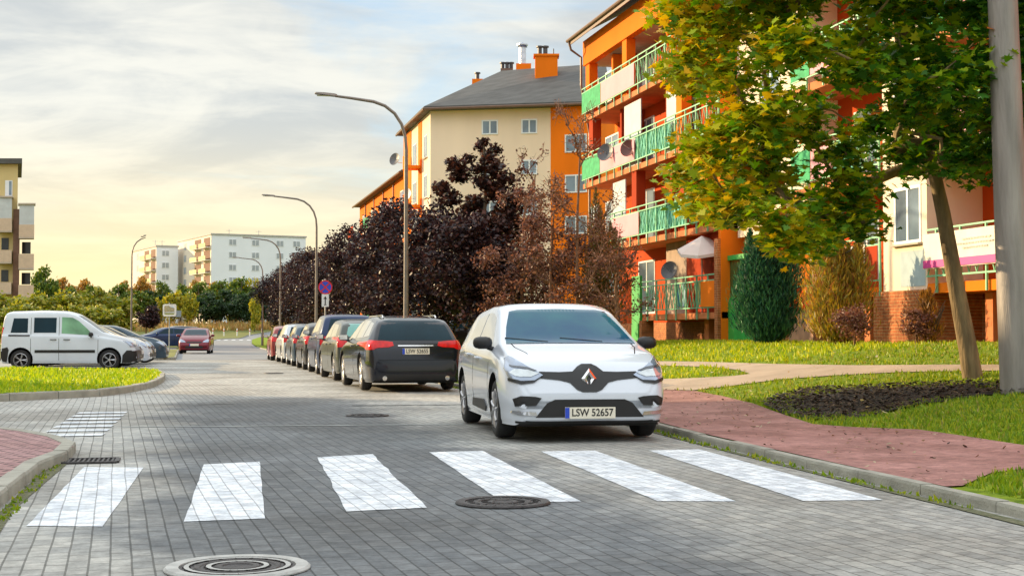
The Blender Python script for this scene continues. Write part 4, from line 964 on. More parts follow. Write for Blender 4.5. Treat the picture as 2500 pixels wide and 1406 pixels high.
# ---------- near block of flats
def building_near():
    o = empty('apartment_building', (XF, 35, 1.0), 0, 'orange and cream block of flats with green balconies behind the maple', 'building'); inv = Matrix.Translation((-XF, -35, -1.0))
    def B(b, name, m, parent=None, **k):
        q = b.build(name, m, parent or o, **k); return q
    Y0, Y1 = 12.0, yof(1424)          # near end, far end
    YS = yof(1762)                    # step between the two sections
    H = 2.8; top = 12.4
    secs = [(YS, Y1, 0.0), (Y0, YS, 0.42)]
    # recessed wall, end walls, back
    w = MB(); w.box(XW, XW + .4, Y0, Y1 - .4, .3, 12.5); B(w, 'recessed_wall', mat('render_orange_recess_shade', (.56, .075, .010), .85, 0, .1, .5, .3, 60, spec=.12)); w = MB(); w.box(XW, 29, Y1 - .4, Y1 - .02, .3, 13.6); w.box(XW + .4, 29, Y0, Y0 + .4, .3, 13.6); w.box(28.6, 29, Y0 + .4, Y1 - .4, .3, 13.6)  # recess shade put into the wall colour as a deeper orange
    B(w, 'wall', M_or)
    base = MB(); base.box(XW - .03, XW, Y0, Y1 - .4, .3, 1.55); B(base, 'brick_base', M_brick)
    # fascia beam below the eaves
    fb = MB(); fb.box(XF, XF + .30, Y0, Y1, 12.4, 13.45); B(fb, 'fascia', M_or)
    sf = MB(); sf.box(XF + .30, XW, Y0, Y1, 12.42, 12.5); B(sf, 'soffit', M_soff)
    # roof
    r = MB(); rx = 22.7; ex = XF - .55
    pr = [(ex, 13.50), (ex, 13.62), (rx, 17.4), (29.6, 13.62), (29.6, 13.50), (rx, 17.25)]
    v = [(x, Y0 - .3, z) for x, z in pr] + [(x, Y1 + .35, z) for x, z in pr]
    r.add(v, [(0, 1, 2, 5), (5, 2, 3, 4), (6, 11, 8, 7), (11, 10, 9, 8), (0, 6, 7, 1), (1, 7, 8, 2), (2, 8, 9, 3), (3, 9, 10, 4), (0, 5, 11, 6), (5, 4, 10, 11)])
    rf = B(r, 'roof', M_roof)
    g = MB(); g.tube([(ex - .05, Y0, 13.50), (ex - .05, Y1 + .3, 13.50)], .075, 8); g.box(ex, ex + .03, Y0, Y1 + .3, 13.3, 13.5); B(g, 'gutter', M_gutter, rf)
    g = MB(); g.tube([(ex - .05, Y1 + .05, 13.45), (ex + .05, Y1 + .08, 13.1), (XF - .06, Y1 + .06, 12.8), (XF - .06, Y1 + .06, 11.6), (XF + .3, Y1 + .06, 9.6), (XF + .3, Y1 + .06, 1.2)], .05, 6); B(g, 'downpipe', M_gutter)
    # far section: bay A
    A0, A1 = YS, Y1
    floors = [1.6, 4.4, 7.2, 10.0]
    yy = lambda px: yof(px)
    pan = [
      [(yy(1716), yy(1578), 'lattice'), (YS + .12, yy(1716), 'orange')],
      [(yy(1565), yy(1500), 'pink'), (yy(1680), yy(1565), 'mesh'), (YS + .1, yy(1680), 'lattice')],
      [(yy(1470), A1 - .1, 'green'), (yy(1555), yy(1470), 'pink'), (yy(1640), yy(1555), 'mesh'), (YS + .1, yy(1640), 'lattice')],
      [(yy(1472), A1 - .1, 'green'), (yy(1555), yy(1472), 'pink'), (yy(1640), yy(1555), 'lattice'), (YS + .1, yy(1640), 'lattice')]]
    for k, z in enumerate(floors):
        ya, yb = A0, (A1 if k != 0 else yof(1567) - .15)
        if k == 1: yb = yof(1490)
        s = MB(); s.box(XF, XW, ya, yb, z, z + .2); sl = B(s, 'balcony', M_slab)
        railing(sl, XF - .05, ya + .05, yb - .05, z + .2, pan[k])
    # ground-floor pillars
    for px, ww in ((1571, .30), (1757, .30)):
        y = yof(px); b = MB(); b.box(XF - .12, XF + .34, y - ww / 2, y + ww / 2, .2, 1.6 if px < 1700 else 4.1); B(b, 'brick_pillar', M_brick)
    b = MB(); b.box(XF + .5, XF + .9, yof(1690) - .2, yof(1690) + .2, .3, 1.6); B(b, 'pillar', M_slab)
    # upper columns and partitions
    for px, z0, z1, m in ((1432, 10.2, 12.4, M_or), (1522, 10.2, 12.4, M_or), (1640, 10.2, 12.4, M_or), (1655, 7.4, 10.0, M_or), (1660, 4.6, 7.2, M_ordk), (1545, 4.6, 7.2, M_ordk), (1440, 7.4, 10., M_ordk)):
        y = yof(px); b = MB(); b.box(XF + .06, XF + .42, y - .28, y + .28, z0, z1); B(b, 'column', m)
    for px, z in ((1470, 10.2), (1600, 10.2), (1600, 7.4), (1490, 7.4), (1610, 4.6), (1670, 1.8), (1720, 1.8)):
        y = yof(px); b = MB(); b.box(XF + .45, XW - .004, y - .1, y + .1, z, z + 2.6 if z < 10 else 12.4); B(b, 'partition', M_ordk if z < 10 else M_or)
    for px0, px1, z in ((1518, 1558, 7.4), (1621, 1650, 7.4), (1490, 1520, 4.6)):
        b = MB(); b.box(XF + .12, XF + .16, yof(px1), yof(px0), z, z + 2.45); B(b, 'white_screen', M_whitep)
    b = MB(); b.box(XF + .36, XF + .40, YS + .3, yof(1652), 1.82, 4.39); B(b, 'wood_screen', M_ordk)
    b = MB(); b.box(XF + .8, XF + .84, yof(1648), yof(1576), 1.82, 4.39); B(b, 'beige_screen', mat('screen_beige', (.42, .30, .22), .8, 0, .15))
    for z in (1.8, 4.6, 7.4, 10.2):
        for pa, pb in ((1462, 1440), (1512, 1480), (1600, 1560), (1700, 1650)):
            window(o, XW, yof(pa, XW), yof(pb, XW), z + .1 if pa in (1600,) else z + .9, z + 2.2, sill=False)
    dish(o, XF - .35, yof(1500), 8.2, .36); dish(o, XF - .2, yof(1548), 8.05, .34, mat('dish_maroon', (.16, .05, .04), .5)); dish(o, XF + .3, yof(1615), 3.35, .33)
    # near section
    z0_ = .42; fl2 = [z + z0_ for z in floors]
    Ba0, Ba1, Cr0, Cr1, Cc1 = yof(2158), yof(1935), yof(2265), yof(2158), yof(2640)
    En0, En1 = Ba1, YS
    # stairwell block with green doors between the two sections
    b = MB(); b.box(XF + .45, XW, En0, En1 - .25, 4.1, 12.4); B(b, 'stair_wall', M_cream)
    for z in (5.0, 7.8, 10.4): window(o, XF + .45, (En0 + En1) / 2 - .9, (En0 + En1) / 2 + .5, z, z + 1.3)
    ya, yb = yof(1825, XF + .2), yof(1774, XF + .2)
    d = MB(); d.box(XF + .25, XF + .33, ya, yb, .7, 2.25); d.box(XF + .21, XF + .245, ya + .1, yb - .1, .9, 2.1); dr = B(d, 'door', M_door)
    d = MB(); d.box(XF + .2, XF + .34, yb + .0, yb + .14, .7, 3.55); d.box(XF + .2, XF + .34, ya - .14, ya, .7, 3.55); d.box(XF + .2, XF + .34, ya, yb, 3.4, 3.55); B(d, 'frame', M_door, dr)
    d = MB(); d.box(XF + .28, XF + .32, ya, yb, 2.26, 3.39); B(d, 'door_window', mat('dark_green_glass', (.015, .10, .035), .2, 0, .2), dr)
    d = MB(); d.tube([(XF + .17, ya + .2, 1.7), (XF + .17, ya + .2, 1.95)], .02, 6); B(d, 'handle', M_chrome, dr)
    y = yof(1552, XF + .3); d = MB(); d.box(XF + .3, XF + .4, y - .5, y + .5, .6, 3.3); d.box(XF + .26, XF + .295, y - .4, y + .4, .8, 1.5); B(d, 'door', M_door)
    # cream piers and balconies of the near section
    def pier(y0, y1, win=True, patch_=False):
        b = MB(); b.box(XF, XW, y0, y1, 2.12, 12.4); B(b, 'pier_wall', M_cream)
        b = MB(); b.box(XF - .06, XW - .04, y0 - .05, y1 + .42, .3, 2.115); B(b, 'brick_base', M_brick)
        b = MB(); b.box(XF - .02, XF + .04, y0 + .9, y0 + 1.3, 1.25, 1.85); B(b, 'vent_panel', M_ordk)
        for z in fl2:
            if win: window(o, XF, y0 + .12 * (y1 - y0), y0 + .12 * (y1 - y0) + 1.25, z + 1.18, z + 2.5)
        if patch_:
            b = MB(); b.box(XF - .006, XF + .01, y0 + .08, y0 + .08 + 1.15, 2.2, 3.02); B(b, 'blue_panel', mat('panel_blue', (.42, .52, .55), .8, 0, .1))
    pier(Cr0, Cr1, True, True); pier(yof(2640) - 4, yof(2640))
    for (a, b_, kinds0) in ((Ba0, Ba1, ['rust', 'white', 'white', 'orange']), (Cc1, Cr0, ['white', 'white', 'white', 'white'])):
        for k, z in enumerate(fl2):
            s = MB(); s.box(XF, XW, a + .002, b_ - .002, z, z + .22); sl = B(s, 'balcony', M_or if k == 0 else M_slab)
            kinds = ['lattice', 'mesh', 'pink', 'green'] if k else kinds0
            if k == 0: kinds = [q if q != 'white' else 'lattice' for q in kinds]
            railing(sl, XF - .05, a + .08, b_ - .08, z + .22, panelled(a + .12, b_ - .12, kinds))
            for t in (.28, .68): window(o, XW, a + (b_ - a) * t - .7, a + (b_ - a) * t + .7, z + .5, z + 2.3, sill=False)
        b = MB(); b.box(XW - .07, XW - .035, a + .45, b_ - .005, .3, 1.9); B(b, 'cellar_wall', M_brick)
        for t in (.35, .7): b = MB(); b.box(XF + .5, XF + .8, a + (b_ - a) * t - .15, a + (b_ - a) * t + .15, .3, 2.0); B(b, 'pillar', M_slab)
    b = MB(); b.box(XF + .5, XF + .55, yof(1985, XF + .5), yof(1925, XF + .5), .5, 1.75); B(b, 'cellar_door', mat('cellar_door', (.42, .22, .13), .8, 0, .2))
    b = MB(); b.box(XF - .02, XF + 1.3, YS + .0, YS + .2, .3, 12.4); B(b, 'dividing_wall', M_or)
building_near()
for o_ in [q for q in COL.objects if q.name == 'apartment_building']:
    for ch in o_.children: ch.location = -o_.location
# parasol, banners and washing on the balconies
def parasol():
    y = yof(1700, XF - .15); z = 1.8; o = empty('parasol', (XF + .05, y, z), 0, 'tilted off white parasol on the ground floor balcony behind the railing', 'parasol')
    b = MB(); apex = Vector((0, 0, 2.50)); n = 8; rim = []
    tilt = Matrix.Rotation(R(14), 3, 'X') @ Matrix.Rotation(R(-12), 3, 'Y')
    for k in range(n): a = 2 * math.pi * k / n + .2; rim.append(apex + tilt @ Vector((0.85 * math.cos(a), .95 * math.sin(a), -.42)))
    v = [apex] + rim + [p - Vector((0, 0, .10)) for p in rim] + [apex - Vector((0, 0, .02))] + [p - Vector((0, 0, .02)) for p in rim]
    f = [(0, 1 + k, 1 + (k + 1) % n) for k in range(n)] + [(1 + k, 9 + k, 9 + (k + 1) % n, 1 + (k + 1) % n) for k in range(n)] + [(17, 18 + (k + 1) % n, 18 + k) for k in range(n)]
    b.add(v, f); b.build('canopy', mat('parasol_cloth', (.78, .66, .60), .8, 0, .06), o)
    MB().tube([(0, 0, 0), (0, 0, 2.46)], .022, 8).build('pole', M_gal, o, True)
    b = MB()
    for k in range(n): b.tube([apex - Vector((0, 0, .3)), rim[k] - Vector((0, 0, .02))], .008, 4)
    b.build('ribs', M_gal, o)
parasol()
def banner(y0, y1, z0, z1, label):
    o = MB(); X = XF - .12; n = 10
    v = []; 
    for i in range(n + 1):
        for j in range(3): v.append((X + .012 * math.sin(i * 1.7 + j), y0 + (y1 - y0) * i / n, z0 + (z1 - z0) * j / 2))
    v2 = [(x + .008, y, z) for x, y, z in v]; m = len(v)
    o.add(v + v2, [(i * 3 + j, i * 3 + j + 1, (i + 1) * 3 + j + 1, (i + 1) * 3 + j) for i in range(n) for j in range(2)] + [(m + i * 3 + j, m + i * 3 + 3 + j, m + i * 3 + j + 4, m + i * 3 + j + 1) for i in range(n) for j in range(2)])
    e = empty('banner', (X, (y0 + y1) / 2, z0), 0, label, 'banner'); cl = o.build('cloth', mat('banner_cloth', (.80, .72, .60), .7, 0, .04), e); cl.location = (-X, -(y0 + y1) / 2, -z0)
    s = MB(); s.box(X - .020, X - .016, y0 + .02, y1 - .02, z0 + .02, z0 + .19); q = s.build('stripe', mat('banner_magenta', (.62, .05, .28), .6, 0, .06), e); q.location = cl.location
    L_ = y1 - y0
    for (a, b_, z) in ((.08, .42, .72), (.05, .5, .60), (.12, .42, .48)):
        s = MB(); y = y0 + a * L_
        while y < y0 + b_ * L_: w = random.uniform(.06, .12); s.box(X - .020, X - .017, y, y + w, z0 + (z1 - z0) * z, z0 + (z1 - z0) * z + .035); y += w + .02
        q = s.build('line_of_print', mat('banner_grey', (.50, .45, .42), .6), e); q.location = cl.location
banner(yof(2450), yof(2267), 2.56, 3.34, 'cream advertising banner with a magenta lower stripe on the balcony right of the tree trunk')
banner(yof(2122), yof(1990), 2.50, 3.30, 'cream banner with a magenta stripe partly hidden behind the yellow bush')
def washing():
    for k, (px, c, w, lab) in enumerate(((1668, (.55, .72, .80), .5, 'pale blue towel hanging on the green lattice railing'), (1700, (.80, .72, .30), .45, 'yellow towel hanging on the green lattice railing'), (1652, (.10, .30, .55), .18, 'narrow blue cloth hanging on the green lattice railing'))):
        y = yof(px); b = MB(); n = 8; v = []; 
        for i in range(n + 1):
            t = i / n; v += [(XF + .03 + .03 * math.sin(t * 9 + k), y - w / 2 + w * t, 2.85), (XF + .05 + .04 * math.sin(t * 7 + k), y - w / 2 + w * t, 2.02 + .05 * math.sin(t * 5))]
        m = len(v); v += [(x + .01, yy, z) for x, yy, z in v]
        b.add(v, [(2 * i, 2 * i + 1, 2 * i + 3, 2 * i + 2) for i in range(n)] + [(m + 2 * i, m + 2 * i + 2, m + 2 * i + 3, m + 2 * i + 1) for i in range(n)])
        tag(b.build('towel', mat('towel_%s' % ('blue', 'yellow', 'navy')[k], c, .9, 0, .1)), lab, 'towel')
washing()
# ---------- middle building with the cream gable
def vp(px, D): return tuple(P(px, D)[:2])
def building_mid():
    A, Bc, C = vp(1050, 98), vp(1345, 96.6), vp(1470, 95.2)
    D_ = (A[0] + .05, P(987, 110).y); E = (C[0] + 3.5, D_[1])
    o = empty('apartment_building', (A[0], A[1], .5), 0, 'cream gabled block with a hipped grey roof and orange chimneys behind the purple trees', 'building'); L = Vector((-A[0], -A[1], -.5))
    def B(b, name, m, parent=None, **k):
        q = b.build(name, m, parent or o, **k)
        if not parent: q.location = L
        return q
    def BB(b, name, m, parent=None, **k): q = b.build(name, m, parent, **k); return q
    zt = 16.4
    w = MB(); w.prism([A, Bc, (Bc[0], Bc[1] + 2), E, D_], .2, zt); w.prism([(Bc[0] + .001, Bc[1] + 2.001), (Bc[0] + 1, Bc[1] + 2.001), (Bc[0] + .5, Bc[1] + 2.6)], .2, 1) if False else None
    B(w, 'wall', M_cream)
    d = (Vector(C) - Vector(Bc)).normalized(); n = Vector((d.y, -d.x))
    w = MB(); q = [Vector(Bc) + n * .02, Vector(C) + n * .02, Vector(C) - n * 6, Vector(Bc) - n * 1.9 + d * .0]; w.prism([tuple(p) for p in q], .2, zt - .004); B(w, 'orange_wall', M_or)
    # roof: hipped
    ov = .55
    ctr = (Vector(A) + Vector(C) + Vector(E) + Vector(D_)) / 4
    cs = []
    for p in (A, C, E, D_):
        v = Vector(p) - ctr; cs.append(Vector(p) + Vector((math.copysign(ov, v.x), math.copysign(ov, v.y))))
    R1, R2 = Vector(vp(1225, 104)), Vector(vp(1480, 102)); zr1, zr2 = ZP(170, 104), ZP(152, 102)
    r = MB(); v = [(*p, zt) for p in cs] + [(*p, zt + .22) for p in cs] + [(*R1, zr1), (*R2, zr2)]
    r.add(v, [(0, 1, 2, 3), (0, 1, 5, 4), (1, 2, 6, 5), (2, 3, 7, 6), (3, 0, 4, 7), (4, 5, 9, 8), (5, 6, 9), (6, 7, 8, 9), (7, 4, 8)])
    rf = B(r, 'roof', M_roof)
    def onbox(px0, px1, py0, py1, D, dep, name, m, parent):
        a = P(px0, D); b_ = P(px1, D); z0, z1 = ZP(py1, D), ZP(py0, D); e = (b_ - a).normalized(); nn = Vector((-e.y, e.x, 0)) * dep
        b = MB(); b.prism([tuple(a[:2]), tuple(b_[:2]), tuple((b_ + nn)[:2]), tuple((a + nn)[:2])], z0, z1); return BB(b, name, m, parent)
    def pipes(parent, pxs, py0, py1, D, r=.13, m=M_gutter, cap=True):
        for px in pxs:
            p = P(px, D); z0, z1 = ZP(py1, D), ZP(py0, D); b = MB(); b.tube([(p.x, p.y, z0), (p.x, p.y, z1)], r, 8)
            if cap: b.tube([(p.x, p.y, z1 - .12), (p.x, p.y, z1 - .02)], r * 1.6, 8)
            BB(b, 'flue_pipe', m, parent, smooth=True)
    dk = mat('flue_dark', (.08, .08, .09), .5, .3)
    c1 = onbox(1307, 1362, 132, 222, 100.5, 1.1, 'chimney', M_or, rf); onbox(1303, 1366, 128, 133, 100.4, 1.3, 'chimney_cap', M_or, c1)
    pipes(c1, (1318, 1332), 109, 130, 101, .16, dk); pipes(c1, (1352,), 116, 130, 101, .04, dk, False)
    c2 = onbox(1260, 1297, 152, 176, 104.2, 1.2, 'chimney', M_or, rf); pipes(c2, (1276,), 104, 154, 104.8, .26, mat('flue_steel', (.62, .65, .72), .35, .7))
    p = P(1276, 104.8); b = MB(); b.lathe([(.36, ZP(112, 104.8)), (.001, ZP(100, 104.8))], 'z', 12, (p.x, p.y, 0)); BB(b, 'flue_cone', mat('flue_cap', (.20, .24, .42), .5), c2)
    c3 = onbox(1222, 1252, 164, 176, 104.6, .8, 'chimney', M_gutter, rf); pipes(c3, (1227, 1238, 1248), 149, 168, 105, .14, dk)
    c4 = onbox(1152, 1178, 190, 222, 108, 1., 'chimney', M_or, rf); pipes(c4, (1165,), 174, 192, 108.4, .15, dk)
    # roof light
    a = P(1372, 99.4); b_ = P(1405, 99.2); b = MB(); z0, z1 = ZP(224, 99.3), ZP(210, 100.4); nn = Vector((-(b_ - a).y, (b_ - a).x, 0)).normalized() * 1.1
    v = [(a.x, a.y, z0), (b_.x, b_.y, z0), (b_.x + nn.x, b_.y + nn.y, z1), (a.x + nn.x, a.y + nn.y, z1)]; b.add(v + [(x, y, z + .16) for x, y, z in v], [(0, 3, 2, 1), (4, 5, 6, 7), (0, 1, 5, 4), (1, 2, 6, 5), (2, 3, 7, 6), (3, 0, 4, 7)]); BB(b, 'roof_window', M_wglass, rf)
    b = MB(); b.tube([(*(cs[0]), zt + .05), (*(cs[3]), zt + .05)], .09, 6); b.tube([(*(cs[0]), zt + .05), (*(cs[1]), zt + .05)], .09, 6); BB(b, 'gutter', M_gutter, rf)
    # gable windows
    def gw(px0, px1, py0, py1, base, tip):
        e = (Vector(tip) - Vector(base)); e.normalize(); nn = Vector((e.y, -e.x))
        def hit(px):   # column -> point on wall line
            dd = ray(px, 700); dd = Vector((dd.x, dd.y)); 
            # solve t*dd = base + s*e
            det = dd.x * -e.y + dd.y * e.x; t = (base[0] * -e.y + base[1] * e.x) / det; return Vector((dd.x * t, dd.y * t)), t
        p0, _ = hit(px0); p1, _ = hit(px1); D = 97.; z0, z1 = ZP(py1, D), ZP(py0, D)
        def qd(a, c, za, zb, th, inn=0.): a2 = a + nn * th; c2 = c + nn * th; return [tuple((a - nn * .03)), tuple((c - nn * .03)), tuple(c2), tuple(a2)]
        b = MB(); t = .09; L_ = (p1 - p0).length
        for (u0, u1, za, zb) in ((0, t, z0, z1), (L_ - t, L_, z0, z1), (t, L_ - t, z0, z0 + t), (t, L_ - t, z1 - t, z1), (L_ / 2 - .05, L_ / 2 + .05, z0 + t, z1 - t)):
            b.prism(qd(p0 + e * u0, p0 + e * u1, 0, 0, .06), za, zb)
        w_ = B(b, 'window', M_upvc)
        b = MB(); b.prism(qd(p0 + e * (t + .001), p0 + e * (L_ - t - .001), 0, 0, .03), z0 + t + .001, z1 - t - .001); BB(b, 'pane', M_wglass, w_)
    for py in (290, 390, 490, 590): gw(1176, 1216, py, py + 36, A, Bc); gw(1273, 1312, py, py + 36, A, Bc)
    for py in (332, 430, 530): gw(1380, 1436, py, py + 44, C, tuple(2 * Vector(C) - Vector(Bc)) if False else Bc) if False else gw2(py) if False else None
    for py in (332, 430, 530):
        base = tuple(Vector(Bc) + n * .02); tip = tuple(Vector(C) + n * .02); gw(1380, 1434, py, py + 44, base, tip)
    # road-side strips and windows
    yA, yD = A[1], D_[1]; X = A[0]
    b = MB(); b.box(X - .02, X + .05, yA + 3.6, yA + 5.2, .3, zt - .1); b.box(X - .02, X + .05, yA + 8.6, yD - .01, .3, zt - .1); B(b, 'orange_strip', M_or)
    for z in (2.2, 5, 7.8, 10.6, 13.4):
        q = window(o, X, yA + 1.2, yA + 2.6, z, z + 1.6); q.location = L
        q = window(o, X, yA + 6.0, yA + 7.8, z, z + 1.6); q.location = L
        if z > 4:
            b = MB(); b.box(X - 1.1, X - .021, yA + 3.8, yA + 5.4, z - .5, z - .3); b.box(X - 1.1, X - 1.05, yA + 3.8, yA + 5.4, z - .29, z + .5); B(b, 'balcony', M_or)
    for (y, z) in ((yA + 9.5, 14.2), (yA + 7, 11.3)):
        q = dish(o, X - 1.1 if z > 13 else X - .6, y, z, .48, None if z > 13 else mat('dish_white', (.7, .7, .72), .5)); q.location = L
building_mid()
def building_far():
    X = P(982, 111).x + .35; Y0_, Y1_ = P(984, 110.2).y + .2, P(867, 141).y
    o = empty('apartment_building', (X, Y0_, .5), 0, 'long orange block farthest along the street beyond the cream gable', 'building'); L = Vector((-X, -Y0_, -.5))
    def B(b, name, m, parent=None, **k):
        q = b.build(name, m, parent or o, **k)
        if not parent: q.location = L
        return q
    B(MB().box(X, X + 11, Y0_, Y1_, .3, 13.6), 'wall', M_or)
    r = MB(); pr = [(X - .6, 13.61), (X - .6, 13.75), (X + 5.5, 17), (X + 11.6, 13.75), (X + 11.6, 13.61)]
    v = [(x, Y0_ - .1, z) for x, z in pr] + [(x, Y1_ + .4, z) for x, z in pr]; r.add(v, [(0, 1, 2, 3, 4), (5, 9, 8, 7, 6)] + [(k, 5 + k, 5 + (k + 1) % 5, (k + 1) % 5) for k in range(5)]); rf = B(r, 'roof', M_roof)
    B(MB().tube([(X - .66, Y0_, 13.62), (X - .66, Y1_ + .4, 13.62)], .09, 6), 'gutter', M_gutter, rf)
    for i in range(5):
        y = Y0_ + 2 + i * 6.2
        for z in (1.8, 4.6, 7.4, 10.2):
            if i % 2 == 0:
                b = MB(); b.box(X - 1.2, X - .002, y, y + 4.2, z, z + .2); s = B(b, 'balcony', M_slab); b = MB(); b.box(X - 1.22, X - 1.16, y, y + 4.2, z + .25, z + 1.2); B(b, 'rail_panel', (M_greenp, M_pinkp, M_ordk)[(i + int(z)) % 3], s)
                q = window(o, X, y + .6, y + 2.2, z + .9, z + 2.3, sill=False); q.location = L
            else:
                q = window(o, X, y + .6, y + 2.0, z + .9, z + 2.3); q.location = L
        b = MB(); b.tube([(X - .08, y - .6, 13.5), (X - .08, y - .6, .6)], .06, 5); B(b, 'downpipe', M_gutter)
building_far()
# ---------- white blocks on the skyline
M_wblock = mat('white_render_shaded', (.82, .86, .92), .85, 0, .03, .3, spec=.12)  # cool shaded tone put into the front walls
M_wside = mat('white_render_sunlit', (.82, .72, .60), .85, 0, .03, .3)  # same white with warm sunlight put into the colour, for left faces
def white_block(pxc, D, topy, px_left, px_right, label, nwin, rot_left=-555, rot_right=8030):
    a = P(pxc, D); zt = ZP(topy, D)
    angL = math.atan((rot_left - 1250) / 3500) + YAW; dl = Vector((math.sin(angL), math.cos(angL), 0)); dr = Vector((math.cos(angL), -math.sin(angL), 0))
    def along(px, d):      # distance along d from a until column px
        rr = ray(px, 700); rr = Vector((rr.x, rr.y)); det = -rr.x * d.y + rr.y * d.x   # a + s d = t r
        s = (rr.x * a.y - rr.y * a.x) / (rr.y * d.x - rr.x * d.y); return s
    Ll, Lr = along(px_left, dl), along(px_right, dr)
    o = empty('white_apartment_block', (a.x, a.y, 2), 0, label, 'building'); L = Vector((-a.x, -a.y, -2))
    pt = lambda u, v, w=0.: (a + dl * u + dr * v)
    def B(b, name, m, parent=None):
        q = b.build(name, m, parent or o)
        if not parent: q.location = L
        return q
    def pr(u0, u1, v0, v1, z0, z1, b=None):
        b = b or MB(); b.prism([tuple(pt(u, v)[:2]) for u, v in ((u0, v0), (u0, v1), (u1, v1), (u1, v0))], z0, z1); return b
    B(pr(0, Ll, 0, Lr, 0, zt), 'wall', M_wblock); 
    B(pr(-.2, Ll + .2, -.2, Lr + .2, zt + .01, zt + .35), 'roof_edge', mat('parapet_grey', (.45, .44, .42), .8))
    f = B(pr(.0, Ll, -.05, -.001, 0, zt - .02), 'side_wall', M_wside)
    glass = mat('far_window', (.36, .40, .44), .3, 0, .2); H = 2.8
    nfl = 5
    for k in range(nfl):
        z = zt - 2.2 - k * H
        for v in nwin:
            vv = Lr * v; fr = B(pr(-.06, -.001, vv - .9, vv + .9, z, z + 1.4), 'window', M_upvc); B(pr(-.08, -.061, vv - .75, vv - .07, z + .12, z + 1.28), 'pane', glass, fr); B(pr(-.08, -.061, vv + .07, vv + .75, z + .12, z + 1.28), 'pane', glass, fr)
        # recessed-looking loggias with balconies on the left face, near the corner
        for u0, u1 in ((.03 * Ll, .20 * Ll), (.28 * Ll, .46 * Ll)):
            B(pr(u0, u1, -.10, -.051, z - .35, z + 1.7), 'loggia', mat('loggia_brown', (.20, .09, .05), .8, 0, .2))
            bl = B(pr(u0 - .3, u1 + .3, -1.2, -.11, z - .62, z - .42), 'balcony', M_wside); B(pr(u0 - .3, u1 + .3, -1.24, -1.16, z - .41, z + .45), 'rail_panel', mat('far_rail', (.52, .50, .22), .7, 0, .3, 1), bl)
        wl = B(pr(.72 * Ll, .79 * Ll, -.09, -.051, z, z + 1.5), 'window', glass)
    for v in (.3, .62):
        b = MB(); q = pt(Ll * .3, Lr * v); b.tube([(q.x, q.y, zt + .3), (q.x, q.y, zt + 2.0)], .06, 5); b.tube([(q.x - .7, q.y, zt + 1.7), (q.x + .7, q.y, zt + 1.7)], .04, 4); B(b, 'aerial', M_gal)
white_block(515, 315, 573, 433, 746, 'large flat roofed white block of flats beyond the trees with balconies on its left face', (.22, .46, .72, .90))
white_block(381, 333, 602, 322, 434, 'smaller flat roofed white block left of the large white one', (.42,))
# ---------- beige building at the left edge
def building_left():
    D = 135; a = P(40, D); b0_ = P(-330, D + 0); e = (a - b0_).normalized(); nn = -Vector((a.x, a.y, 0)).normalized(); zt = ZP(400, D)
    o = empty('apartment_building', (a.x, a.y, 1), 0, 'beige block of flats with stacked glazed balconies cut by the left edge', 'building'); L = Vector((-a.x, -a.y, -1))
    pt = lambda u, w: a - e * u + nn * w
    def B(b, name, m, parent=None):
        q = b.build(name, m, parent or o)
        if not parent: q.location = L
        return q
    def pr(u0, u1, w0, w1, z0, z1, b=None):
        b = b or MB(); b.prism([tuple(pt(u, w)[:2]) for u, w in ((u1, w1), (u0, w1), (u0, w0), (u1, w0))], z0, z1); return b
    s = 3500 / D; beige = mat('beige_render', (.66, .52, .24), .85, 0, .06, .4); par = mat('parapet_beige', (.62, .47, .34), .8, 0, .08)
    B(pr(0, 14, -12, 0, .2, zt), 'wall', beige)
    ex = (50 - 40) / s; r = MB(); pr(-ex, 15, -12.5, .5, zt + .01, zt + .5, r); B(r, 'roof', M_roof)
    for i, py in enumerate((440, 512, 588, 662)):
        b = pr((40 - 27) / s, (40 - 9) / s, .001, .06, ZP(py + 38, D), ZP(py, D)) if i == 0 else None
        if b: w = B(b, 'window', M_upvc); B(pr((40 - 25) / s, (40 - 18.5) / s, .061, .07, ZP(py + 36, D), ZP(py + 2, D)), 'pane', M_wglass, w)
    wt = M_whitep
    for (x0, x1, out, rows) in ((-6, 27, 1.3, ((485, 535, 565), (0, 612, 641), (0, 690, 715))), (44, 81, 1.6, ((503, 551, 581), (0, 622, 656), (0, 697, 727)))):
        for (gy, py0, py1) in rows:
            u0, u1 = (40 - x1) / s, (40 - x0) / s; z1, z0 = ZP(py0, D), ZP(py1, D)
            sl = B(pr(u0, u1, .002, out, z0 - .15, z0), 'balcony', M_soff)
            q = pr(u0, u1, out - .1, out, z0 + .001, z1); pr(u0, u0 + .1, .002, out - .101, z0 + .001, z1, q); pr(u1 - .1, u1, .002, out - .101, z0 + .001, z1, q); B(q, 'parapet', par, sl)
            if gy:
                g = pr(u0 + .02, u1 - .02, out - .08, out - .03, z1 + .002, ZP(gy, D)); gl = B(g, 'glazing', wt, sl)
                B(pr(u0 - .1, u1 + .1, -.2 + .25, out + .1, ZP(gy, D) + .002, ZP(gy, D) + .15), 'canopy', M_soff, sl)
            else:
                B(pr(u0 + .3, u1 - .3, .003, .05, z1 + .1, z1 + 1.2), 'door', mat('dark_glass', (.03, .035, .04), .2, 0, .3), sl)
    B(pr((40 - 46) / s, (40 - 30) / s, .001, .9, .2, ZP(512, D)), 'pier', mat('pier_brown', (.17, .09, .06), .8, 0, .2))
building_left()
